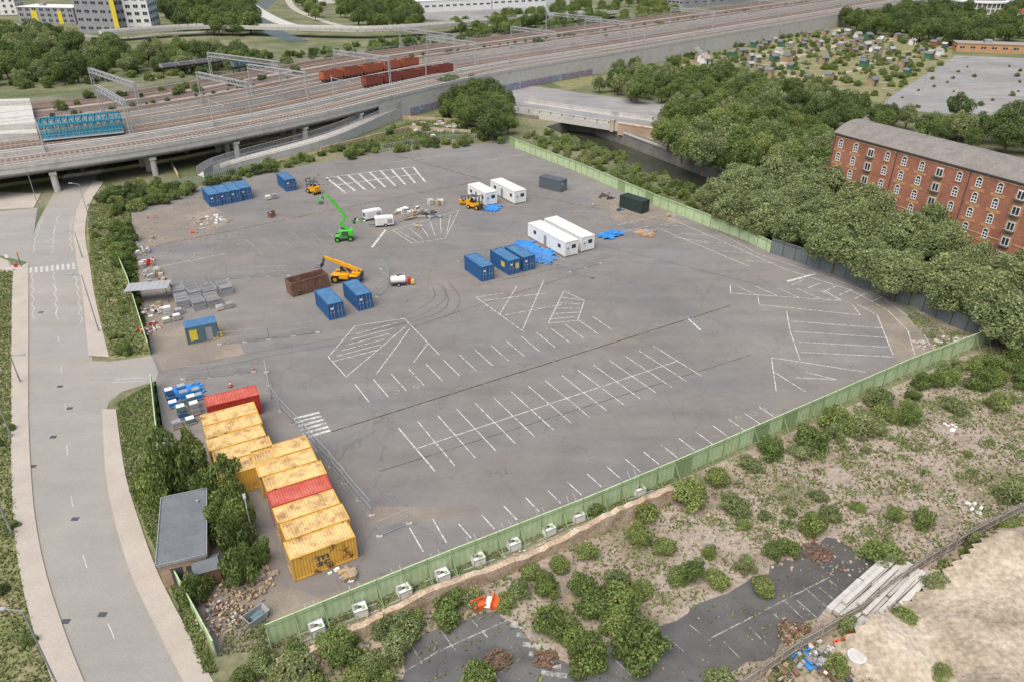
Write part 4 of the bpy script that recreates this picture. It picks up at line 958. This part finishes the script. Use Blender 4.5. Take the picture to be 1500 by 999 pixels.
for i in range(n-1):
    z,z1=4.*i/n,4.*(i+1)/n
    b.hexa([(*A[i].xy,0),(*A[i+1].xy,0),(*B[i+1].xy,0),(*B[i].xy,0),(*A[i].xy,z+.1),(*A[i+1].xy,z1+.1),(*B[i+1].xy,z1+.1),(*B[i].xy,z+.1)],'conc')
    for X in (A,B):
        b.beam((*X[i].xy,z+1.9),(*X[i+1].xy,z1+1.9),.08,'steel'); b.beam((*X[i].xy,z+.5),(*X[i+1].xy,z1+.5),.06,'steel')
        for t in range(16): p=X[i].lerp(X[i+1],t/16); zz_=z+(z1-z)*t/16; b.beam((p.x,p.y,zz_),(p.x,p.y,zz_+2.),.07,'steel')
b.obj('access_ramp')
palisade('palisade_fence',[(250,278),(300,268),(360,252)],2.,sp=.5)
palisade('palisade_fence',[(560,222),(650,208),(742,205)],2.,sp=.5)
b=MB()
for pa,pb in [((470,222),(600,190)),((600,190),(690,196)),((250,240),(262,262)),((590,175),(680,180))]:
    p,q=g(*pa),g(*pb); b.beam((p.x,p.y,.5),(q.x,q.y,.5),.3,'stone',1.)
b.obj('low_stone_wall')
# ---------------------------------------------------------------- canal bridge
p,q=g(744,168),g(972,204); d=(q-p).normalized(); a=math.atan2(d.y,d.x); l=(q-p).length; c=(p+q)/2; b=MB()
b.box((0,6,1.1),(l+4,12,.9),'conc'); b.box((0,0,1.0),(l*.62,.4,1.9),'conc')
b.box((0,6,1.562),(l+6,10.5,.02),'fartar')
for y in (.1,11.9):
    b.box((-l*.1,y,2.1),(l*.85,.3,1.1),'conc'); b.box((-l*.1,y,2.7),(l*.86,.42,.12),'conc')
    for i in range(12): b.box((-l*.5+i*l*.075,y-.18 if y<1 else y+.18,2.1),(.4,.08,1.0),'concd')
b.box((l*.34,-.3,1.0),(l*.2,1.6,3.2),'brickb'); b.box((l*.34,-.3,2.66),(l*.21,1.8,.16),'stone'); b.box((l*.2,-.2,1.6),(1.2,1.3,3.4),'stone'); b.box((l*.46,-.2,1.6),(1.2,1.3,3.4),'stone')
b.box((-l*.38,-.1,-1.2),(l*.2,.8,4.4),'concd'); 
b.obj('canal_bridge',(c.x,c.y,0),a)
region('bridge_road',[(728,138),(780,126),(860,138),(1000,155),(990,178),(960,190),(880,178),(745,158)],3,'fartar',False)
P=resample([Vector((p.x,p.y,0)) for p in hole[2:6]],2.); b=MB()
for a_,c_ in zip(P,P[1:]):
    b.beam((a_.x,a_.y,.25),(c_.x,c_.y,.25),.4,'conc',.5)
    for z in (.9,1.4): b.beam((a_.x,a_.y,z),(c_.x,c_.y,z),.07,'steel')
    b.beam((a_.x,a_.y,.4),(a_.x,a_.y,1.45),.09,'steel')
b.obj('canal_railing')
region('towpath',[(868,179),(910,188),(1090,256),(1210,305),(1215,299),(1095,250),(915,183),(875,175)],2,'pave',False)
# ---------------------------------------------------------------- brick warehouse
p,q=g(1203,294),g(1500,402); d=(q-p).normalized(); a=math.atan2(d.y,d.x); l=64.; W_=11.; HH=14.6
wh=empty('brick_warehouse',(p.x,p.y,0)); wh.rotation_euler=(0,0,a)
b=MB(); b.box((l/2,W_/2,HH/2),(l,W_,HH),'brick'); b.obj('walls',parent=wh)
b=MB()
n=10
ys=[-.35+(W_+.7)*i/n for i in range(n+1)]; zs=[HH+.02+2.2*math.sin(math.pi*i/n)**.8 for i in range(n+1)]
x=-.2
for s_ in range(int(l/2)+1):
    x0_,x1_=x,x+2.05
    for i in range(n): b.face([(x0_,ys[i],zs[i]+.03*(s_%2)),(x1_,ys[i],zs[i]+.03*(s_%2)),(x1_,ys[i+1],zs[i+1]+.03*(s_%2)),(x0_,ys[i+1],zs[i+1]+.03*(s_%2))],'slate')
    x=x1_
b.face([(0,ys[i],zs[i]-.02) for i in range(n+1)],'brick'); b.face([(l,ys[i],zs[i]-.02) for i in range(n+1)],'brick')
b.box((l/2,-.25,HH-.02),(l+.6,.3,.2),'steeld')
b.obj('roof',parent=wh)
wb=MB(); fb=MB(); tb=MB()
nc=17; cs=l/nc
for c_ in range(nc):
    xx=cs*(c_+.5)
    loading=c_%4==2
    if loading:
        tb.box((xx,-.04,HH/2-.6),(2.1,.1,HH-3.0),'beige')
    for fl in range(5):
        zc_=1.6+fl*2.75
        if loading:
            wb.box((xx,-.13,zc_),(1.2,.05,1.5),'glass'); fb.box((xx,-.12,zc_+.8),(1.4,.08,.12),'white'); fb.box((xx,-.16,zc_),(.12,.04,1.5),'white')
            for z in (-.7,.7): fb.box((xx,-.16,zc_+z),(1.3,.05,.12),'white')
            fb.box((xx-.62,-.16,zc_),(.14,.05,1.5),'white'); fb.box((xx+.62,-.16,zc_),(.14,.05,1.5),'white'); 
            tb.box((xx,-.5,zc_-.8),(1.9,.8,.08),'steeld'); tb.beam((xx-.95,-.88,zc_-.05),(xx+.95,-.88,zc_-.05),.05,'steeld')
        else:
            wb.box((xx,-.02,zc_),(1.0,.06,1.25),'glass'); wb.cyl((xx,-.05,zc_+.6),(xx,.01,zc_+.6),.5,'glass',16)
            for sx in (-.5,0,.5): fb.box((xx+sx,-.07,zc_),(.13,.06,1.25),'white')
            for z in (-.6,-.1,.45): fb.box((xx,-.075,zc_+z),(1.05,.06,.12),'white')
            for k_ in range(6):
                t0=math.pi*k_/6; t1=math.pi*(k_+1)/6; fb.beam((xx+.5*math.cos(t0),-.07,zc_+.6+.5*math.sin(t0)),(xx+.5*math.cos(t1),-.07,zc_+.6+.5*math.sin(t1)),.1,'white')
            tb.box((xx,-.05,zc_-.72),(1.3,.14,.12),'stone')
            for k_ in range(6):
                t0=math.pi*k_/6; t1=math.pi*(k_+1)/6; tb.beam((xx+.66*math.cos(t0),-.03,zc_+.6+.66*math.sin(t0)),(xx+.66*math.cos(t1),-.03,zc_+.6+.66*math.sin(t1)),.1,'beige',.2)
        if c_%4 in (0,1): tb.box((xx,-.03,zc_-1.15),(2.6,.05,.55),'beige')
for fl in range(4):
    for yy in (2.5,5.5,8.5): wb.box((-.02,yy,2+fl*3),(.06,1.,1.3),'glass'); fb.box((-.06,yy,2+fl*3),(.04,.1,1.3),'white'); fb.box((-.065,yy,2.0+fl*3),(.05,1.,.1),'white')
for z in (4.2,HH-.6): tb.box((l/2,-.03,z),(l,.05,.18),'stone')
for x_ in (.3,cs*4,cs*8,cs*12): tb.cyl((x_,-.12,0),(x_,-.12,HH),.07,'steeld',6)
wb.obj('windows',parent=wh); fb.obj('window_frames',parent=wh); tb.obj('trim',parent=wh)
# ---------------------------------------------------------------- far buildings
def building(name,pa,pb,depth,h,fl,nc,k,kr='felt',ww=1.6,wh_=1.6,strips=None):
    p,q=g(*pa),g(*pb); d=q-p; a=math.atan2(d.y,d.x); l=d.length; e=empty(name,(p.x,p.y,0)); e.rotation_euler=(0,0,a)
    b=MB(); b.box((l/2,depth/2,h/2),(l,depth,h),k); b.obj('walls',parent=e)
    b=MB(); b.box((l/2,depth/2,h+.15),(l+.5,depth+.5,.3),kr); b.box((l*.3,depth*.5,h+1),(3,3,1.4),'grayc'); b.obj('roof',parent=e)
    if fl:
        w=MB(); f=MB(); fh=h/fl
        for i in range(nc):
            for j in range(fl):
                x,z=(i+.5)*l/nc,(j+.55)*fh; w.box((x,-.03,z),(ww,.08,wh_),'glass'); f.box((x,-.05,z-wh_/2-.05),(ww+.2,.16,.1),'white'); f.box((x,-.09,z),(.08,.05,wh_),'white')
        for i in range(max(1,int(depth/4))):
            for j in range(fl):
                y,z=(i+.5)*depth/max(1,int(depth/4)),(j+.55)*fh
                for X in (-.03,l+.03): w.box((X,y,z),(.08,ww,wh_),'glass')
        w.obj('windows',parent=e); f.obj('window_frames',parent=e)
    if strips:
        s=MB()
        for t,wd in strips: s.box((l*t,-.12,h*.4),(wd,.2,h*.8),'yb')
        s.obj('cladding',parent=e)
    return e
building('apartment_block',(178,48),(224,47),22,30,8,4,'white',ww=2.4,strips=[(.06,2.4)])
building('office_block',(118,48),(176,50),20,26,6,5,'grayc',ww=3,strips=[(.97,3)])
building('apartment_block',(30,34),(112,36),18,9,3,8,'grayc','whiter',ww=2.4,strips=[(.3,4),(.75,3)])
building('apartment_block',(-60,24),(26,22),18,14,4,8,'white')
building('warehouse_shed',(600,20),(720,14),30,7,1,12,'white','whiter',3,1)
building('warehouse_shed',(722,14),(800,10),30,8,1,8,'white','whiter',3,1)
building('warehouse_shed',(470,6),(590,2),30,6,1,10,'white','whiter',3,1)
building('warehouse_shed',(1000,12),(1120,4),25,6,1,10,'grayc','whiter',3,1)
building('workshop_unit',(1400,76),(1560,82),10,3.6,1,10,'beige','gwood',2,1)
b=MB(); p=g(1432,24); b.cyl((0,0,0),(0,0,9),17,'concd',40); b.cyl((0,0,9),(0,0,10),18.5,'white',40); b.cyl((0,0,10),(0,0,11.5),14,'grayc',40)
for i in range(40): t=i*math.pi/20; b.beam((17.6*math.cos(t),17.6*math.sin(t),0),(17.6*math.cos(t),17.6*math.sin(t),9),.5,'white'); 
for z in (2.5,5.5): b.cyl((0,0,z),(0,0,z+.5),17.5,'white',40)
b.obj('round_pavilion',p)
building('workshop_unit',(1478,30),(1600,40),14,5,1,8,'white','red',2,1)
def fstrip(name,px,w,k,z=.02,par=None,zb=None):
    P=resample(cat(G(px),n=8),4.); b=MB()
    for a_,c_ in zip(P,P[1:]):
        d=(c_-a_).normalized(); n=Vector((-d.y,d.x,0))*w/2
        if zb is None: b.face([(*q.xy,z) for q in (a_-n,c_-n,c_+n,a_+n)],k)
        else:
            b.hexa([(*q.xy,zz_) for zz_ in (zb,z) for q in (a_-n*1.02,c_-n*1.02,c_+n*1.02,a_+n*1.02)],k)
            for s in (-1,1): b.beam((*(a_+n*s).xy,z+.5),(*(c_+n*s).xy,z+.5),.35,'conc',1.)
    b.obj(name)
fstrip('far_river',[(395,0),(375,22),(400,46),(440,62)],11,'water',.012)
fstrip('far_road',[(348,-20),(365,5),(400,28),(450,42),(520,46)],9,'conc',.02)
fstrip('far_path',[(418,-10),(430,12),(470,30),(505,40)],5,'pave',.03)
fstrip('road_flyover',[(150,62),(300,52),(430,54),(540,56),(640,50),(760,38),(900,28)],9,'conc',4.5,zb=3.6)
fstrip('far_road',[(0,30),(60,46),(170,56),(240,50),(330,46)],7,'fartar',.022)
fstrip('far_path',[(0,72),(40,88),(70,110)],4,'pave',.024)
fstrip('allotment_path',[(1262,58),(1215,70),(1160,85),(1143,100),(1158,112),(1190,114),(1200,120)],4.,'sand',.026)
fstrip('allotment_path',[(1160,85),(1060,78),(1000,82)],2,'sand',.028)
fstrip('allotment_path',[(1215,70),(1300,80),(1370,84)],2,'sand',.030)
fstrip('allotment_path',[(1190,114),(1250,104),(1300,80)],2,'sand',.032)
region('far_plaza',[(590,2),(830,-6),(840,14),(700,34),(590,26)],3,'fartar',False)
region('dry_meadow',[(800,118),(830,100),(868,95),(866,125),(830,132)],3,'dry',False)
p,q=g(1290,178),g(1560,200); b=MB(); n=60; M['graf']=mk('graffiti_mat',[(.3,(.22,.21,.21)),(.45,(.33,.20,.27)),(.55,(.18,.27,.35)),(.7,(.44,.42,.40))],scale=.5,coord='world',fine=2,fa=.3)
for i in range(n): a_,c_=p.lerp(q,i/n),p.lerp(q,(i+.97)/n); b.beam((a_.x,a_.y,1.2),(c_.x,c_.y,1.2),.3,random.choice(['graf','conc','graf']),2.4)
b.obj('graffiti_wall')
p,q=g(1060,175),g(1290,178); b=MB(); b.beam((p.x,p.y,1),(q.x,q.y,1),.3,'conc',2); b.obj('boundary_wall')
b=MB()
for i in range(iopen+2,near(880,80)-1):
    A,B=off(i,-.16),off(i+1,-.16); b.beam((A.x,A.y,1.2),(B.x,B.y,1.2),.1,'graf',2.2)
b.obj('graffiti_panels')
def shedmesh(k,kr):
    b=MB(); b.box((0,0,1.05),(2.6,2.0,2.1),k)
    for s in (-1,1): b.hexa([(-1.5,s*1.2,1.95),(1.5,s*1.2,1.95),(1.5,0,2.75),(-1.5,0,2.75),(-1.5,s*1.2,2.03),(1.5,s*1.2,2.03),(1.5,0,2.83),(-1.5,0,2.83)],kr)
    for x in (-1.3,1.3): b.face([(x,-1,2.1),(x,1,2.1),(x,0,2.75)],k)
    b.box((0,-1.02,1),(.8,.06,1.8),'steeld'); b.box((.9,-1.02,1.3),(.5,.06,.5),'glass'); return b.mesh('shed_'+k)
M['shedg']=mk('green_shed_mat',[(.07,.18,.10)]); M['shedb']=mk('blue_shed_mat',[(.10,.16,.25)]); M['shedr']=mk('red_shed_mat',[(.34,.13,.08)])
SM=[shedmesh('wood','felt'),shedmesh('shedg','felt'),shedmesh('shedb','conc'),shedmesh('shedr','felt'),shedmesh('gwood','steel'),shedmesh('white','gwood')]; SM+=[SM[0],SM[1],SM[4],SM[4],SM[0]]
P=G([(1010,62),(1250,48),(1390,66),(1370,90),(1290,135),(1200,130),(1100,108),(1010,98)]); xs=[p.x for p in P];ys=[p.y for p in P];c_=0
bd=MB()
while c_<80:
    x,y=random.uniform(min(xs),max(xs)),random.uniform(min(ys),max(ys))
    if inpoly(x,y,P):
        put('allotment_shed',random.choice(SM),(x,y,0),random.choice([.4,1.97,.5,2.1])+random.uniform(-.2,.2),None,random.uniform(.85,1.4)); c_+=1
        for t in range(5): bd.box((x+random.uniform(-9,9),y+random.uniform(-9,9),.1),(random.uniform(2,6),random.uniform(1,2.4),.25),random.choice(['soil','grass','sand','wood','soil']),.4)
bd.obj('allotment_beds')
# ---------------------------------------------------------------- lamps
def lamp(u,v,h=9,rz=0,name='street_lamp'):
    b=MB(); b.cyl((0,0,0),(0,0,1.2),.11,'grayc',8); b.cyl((0,0,1.2),(0,0,h),.08,'grayc',8,.055); b.beam((0,0,h),(1.3,0,h+.25),.08,'grayc'); b.box((1.55,0,h+.25),(.75,.26,.12),'steel'); b.obj(name,g(u,v),rz)
for u,v,h,r in [(135,336,9,math.pi),(121,379,5,math.pi),(145,486,9,math.pi),(17,640,9,0),(18,782,9,0),(88,1012,9,math.pi),(58,308,9,0),(372,790,4,2),(1350,137,10,0),(955,146,9,0),(1115,135,9,0),(1040,92,9,0),(1292,182,9,0),(1484,190,9,3),(30,560,4,0)]: lamp(u,v,h,r)
# ---------------------------------------------------------------- vegetation
tot=0
tot+=mass('willow_trees',[(1040,258),(1110,232),(1205,252),(1330,308),(1420,352),(1560,400),(1560,520),(1462,468),(1300,405),(1140,345),(1060,318)],['tfwil'],5.4,3.4,5.4,4.,.04,zr=.82)
tot+=mass('woodland_trees',[(965,175),(1040,155),(1210,185),(1205,258),(1125,238),(1050,250),(1000,222),(965,200)],['tfmid','tfmid','tfwil','tfbri'],6,3.2,4.8,3.5)
tot+=mass('woodland_trees',[(870,108),(960,100),(1060,105),(1200,138),(1300,170),(1215,185),(1040,155),(960,142),(872,130)],['tfdark','tfmid','tfmid','tfwil'],6.6,2.8,5.0,3.5,.08)
tot+=mass('woodland_trees',[(640,130),(690,122),(738,142),(758,185),(722,196),(655,165)],['tfdark','tfmid','tfmid'],5.6,3.,4.6,3.)
tot+=mass('shrub_belt',[(300,266),(380,246),(480,216),(620,206),(740,198),(742,207),(560,222),(420,246),(290,273)],['bfmid','bfbri','bfdark'],3.1,1.2,2.2,.8,.22)
tot+=mass('rough_shrubs',[(290,262),(470,225),(600,180),(650,170),(740,200),(600,208),(480,222),(380,246)],['bfbri','bfmid'],5.,.7,1.8,.5,.3)
tot+=mass('shrub_belt',[(145,275),(200,262),(245,268),(280,262),(285,276),(250,290),(200,305),(185,318),(150,300)],['bfmid','bfdark','bfbri'],3.2,1.4,2.4,1.,.12)
tot+=mass('shrub_belt',[(160,335),(188,330),(200,390),(178,395)],['bfmid','bfdark'],3.,1.4,2.4,1.)
tot+=mass('rough_shrubs',[(135,310),(185,320),(205,430),(218,515),(165,522),(140,450),(130,360)],['bfbri','bfmid'],3.6,.5,1.1,.3,.55)
tot+=mass('canal_bank_shrubs',[(765,190),(830,196),(905,226),(1040,285),(1062,318),(1035,318),(900,256),(760,200)],['bfmid','bfwil','bfbri'],3.2,1.3,2.1,1.,.12)
tot+=mass('canal_bank_shrubs',[(900,178),(1000,190),(1120,240),(1100,245),(1000,206),(910,184)],['bfmid','bfdark','bfwil'],3.8,1.6,2.6,1.2,.15)
tot+=mass('woodland_trees',[(-40,42),(60,44),(130,62),(260,68),(390,82),(400,104),(330,106),(200,96),(60,118),(-40,112)],['tfdark','tfmid','tfwil'],8.,3.2,5.6,3.5,.14)
tot+=mass('woodland_trees',[(232,8),(250,-12),(368,-12),(372,40),(330,46),(255,36)],['tfdark','tfmid'],9,4,6.5,4,.1)
tot+=mass('woodland_trees',[(505,-5),(600,-8),(622,40),(540,40),(505,20)],['tfmid','tfdark'],9,4,6,3,.25)
tot+=mass('rough_shrubs',[(0,118),(200,98),(400,80),(700,44),(900,22),(900,34),(700,58),(420,98),(200,118),(0,130)],['bfmid','bfdark','bfbri'],7,1.5,3.4,1.,.3)
tot+=mass('park_trees',[(420,-10),(500,-10),(500,30),(450,24)],['tfmid','tfbri'],14,3,5,3,.5)
tot+=mass('park_trees',[(640,34),(880,5),(1000,-10),(1000,30),(800,50),(660,52)],['tfbri','tfmid'],12,3,5,3,.35)
tot+=mass('woodland_trees',[(800,50),(960,28),(1010,45),(870,70),(760,80)],['tfmid','tfdark'],13,3,4.5,3,.6)
tot+=mass('allotment_shrubs',[(990,62),(1250,42),(1400,62),(1380,92),(1290,145),(1200,138),(1060,108),(980,100)],['bfmid','bfbri','bfwil','bfmid'],5.4,.8,2.1,1.,.42)
tot+=mass('woodland_trees',[(1230,32),(1330,20),(1560,45),(1560,62),(1400,62),(1250,44)],['tfdark','tfmid'],9.5,4,6,3,.12)
tot+=mass('woodland_trees',[(1300,10),(1500,0),(1560,12),(1560,28),(1320,22)],['tfmid','tfdark'],13,4,6,3,.4)
tot+=mass('woodland_trees',[(1205,165),(1300,168),(1400,176),(1560,196),(1560,238),(1480,222),(1400,200),(1240,176)],['tfmid','tfdark','tfwil'],7,3,4.6,3,.08)
tot+=mass('tarmac_scrub',[(1300,150),(1400,95),(1540,95),(1600,165),(1400,170)],['bfmid','bfbri'],8,.5,1.6,.4,.5)
tot+=mass('hoarding_shrubs',[(1448,512),(1510,505),(1510,560),(1420,560),(1300,615),(1200,655),(1120,680),(1050,700),(1035,690),(1060,680),(1190,622),(1340,556)],['bfwil','bfmid','bfbri'],2.8,1.2,2.3,.9,.12)
tot+=mass('roadside_shrubs',[(322,948),(400,955),(470,940),(560,912),(620,900),(650,925),(600,960),(560,1030),(330,1030)],['bfbri','bfmid','bfwil'],2.2,1.3,2.3,.9,.02)
tot+=mass('railway_scrub',[(60,150),(250,125),(440,102),(440,112),(260,138),(70,165)],['bfmid','bfdark'],8,1.0,2.4,.8,.4,z=6.3)
for oo in (29.9,41.9,53.5):
    e_=empty('lineside_scrub')
    for i in range(2,len(RP)-2):
        for t in range(3):
            if random.random()<.45: p=off(i,oo+random.uniform(-.4,.4)).lerp(off(i+1,oo),random.random()); plant('plant','bfmid',p.x,p.y,random.uniform(.4,1.1),e_,6.3)
tot+=mass('rough_shrubs',[(0,520),(12,400),(16,560),(18,760),(30,860),(70,990),(0,1010),(-30,760)],['bfbri','bfmid'],3.4,.4,.9,.2,.4)
tot+=mass('rubble_weeds',[(1290,900),(1350,850),(1500,765),(1560,900),(1500,1020),(1200,1020)],['bfbri','bfmid'],2.6,.25,.75,.2,.5)
for u,v,r in [(228,728,2.2),(255,705,2.6),(285,695,2.4),(215,712,1.8),(330,708,2.0),(318,765,2.0),(350,765,2.0),(345,790,2.0),(372,810,1.7),(352,838,1.9),(285,860,1.6),(268,680,1.8),(300,720,1.8),(238,690,2.0),(312,745,1.6),(342,735,1.8)]:
    p=g(u,v,1.5); plant('garden_tree',random.choice(['bfmid','bfbri']),p.x,p.y,r,zr=r*1.05)
for u,v,r in [(1010,728,2.4),(945,752,1.7),(935,782,1.5),(972,800,1.6),(900,888,2.6),(938,948,2.9),(872,885,2.1),(812,912,2.1),(862,965,2.3),(800,858,1.7),(780,838,1.5),(820,825,1.3),(862,806,1.5),(1012,838,1.7),(1050,846,1.5),(1095,828,1.4),(1118,858,1.5),(1192,772,2.),(1215,750,1.4),(1200,722,1.1),(1292,812,2.3),(1352,760,1.5),(1312,752,1.2),(1485,724,1.9),(1462,592,1.8),(1402,594,1.9),(1330,612,1.6),(1292,604,1.9),(660,892,2.2),(600,912,1.7),(700,996,1.9),(1055,996,1.6),(1322,908,1.7),(1372,856,1.7),(1432,796,1.5),(1482,776,1.7),(1285,930,1.2),(1228,972,1.3),(1240,912,1.2),(1040,806,1.),(1092,765,1.),(942,786,1.2),(1132,806,1.2),(1155,802,1.3),(1350,560,1.8),(1240,625,1.8),(1160,745,.9),(1120,750,.9),(1258,738,.9),(1420,660,.7),(1270,655,.8),(760,862,1.4),(740,880,1.2),(1300,920,1.3),(1380,985,1.1),(1490,900,1.),(1080,740,1.8),(1050,700,1.7),(866,742,1.2),(704,800,.9),(990,842,1.3),(905,845,1.4),(940,860,1.3),(850,858,1.4),(180,512,1.6),(175,365,2.2),(182,380,2.),(690,870,1.6),(840,930,1.8),(905,915,2.)]:
    p=g(u,v,.7); plant('shrub',random.choice(['bfbri','bfbri','bfmid','bfwil']),p.x,p.y,r*.95)
for u,v,r in [(1405,160,4.5),(1490,160,4),(715,170,4.5),(1140,255,5.),(1090,270,4.8)]:
    p=g(u,v,4); plant('broadleaf_tree','tfdark' if v<200 else 'tfwil',p.x,p.y,r)
wl=[(1470,500),(1560,520),(1600,740),(1350,820),(1260,890),(1150,960),(1080,1010),(400,1010),(420,960),(700,840),(1000,702),(1200,620)]
tufts('weeds',wl,17000,.06,.28,w=.03,clump=480,excl=TARP)
tufts('weeds',[(1080,1010),(1260,895),(1500,745),(1560,1010)],5000,.08,.35,clump=90,w=.03)
tufts('grass',[(-30,395),(18,398),(17,500),(17,680),(30,840),(50,925),(80,1010),(-60,1010)],12000,.06,.26,w=.03)
tufts('grass',[(128,300),(190,300),(205,420),(222,518),(162,524),(142,440),(132,380)],9000,.06,.28,w=.03)
tufts('grass',[(172,590),(226,560),(248,700),(240,830),(205,755),(186,700)],7000,.05,.24,w=.03)
tufts('grass',[(240,830),(262,850),(318,985),(300,985),(275,925)],2500,.06,.3,w=.03)
tufts('grass',[(290,262),(470,225),(600,180),(650,170),(740,200),(600,210),(480,224),(380,250)],8000,.1,.4,w=.04)
tufts('weeds',[(340,880),(420,925),(700,815),(1000,690),(1000,700),(420,948),(320,960)],2400,.05,.2,clump=60,w=.03)
tufts('weeds',[(1300,430),(1380,480),(1455,499),(1330,547),(1005,692),(1000,686),(1320,540),(1370,510)],2200,.05,.22,clump=60,w=.03)
# ---------------------------------------------------------------- camera, light
cam=bpy.data.cameras.new('camera'); co=bpy.data.objects.new('camera',cam); sc.collection.objects.link(co); co.location=(0,0,H); co.rotation_euler=(math.pi/2-TH,0,0)
cam.sensor_width=36; cam.lens=F/1500*36; cam.clip_end=8000; cam.clip_start=.5; sc.camera=co
el,az=math.radians(62),math.radians(-150)
w=bpy.data.worlds.new('World'); sc.world=w; w.use_nodes=True; N=w.node_tree.nodes; bg=N['Background']
sk=N.new('ShaderNodeTexSky'); sk.sky_type='NISHITA'; sk.sun_disc=False; sk.sun_elevation=el; sk.sun_rotation=az; sk.dust_density=4; sk.air_density=1.; sk.ozone_density=.5
w.node_tree.links.new(sk.outputs[0],bg.inputs[0]); bg.inputs[1].default_value=.15
sd=bpy.data.lights.new('sun','SUN'); sd.energy=3.45; sd.angle=math.radians(65); sd.color=(1,.955,.885); so=bpy.data.objects.new('sun',sd); sc.collection.objects.link(so)
sdir=Vector((math.sin(az)*math.cos(el),math.cos(az)*math.cos(el),math.sin(el))); so.rotation_euler=sdir.to_track_quat('Z','Y').to_euler()
sc.view_settings.view_transform='Standard'; sc.view_settings.look='None'; sc.view_settings.exposure=0
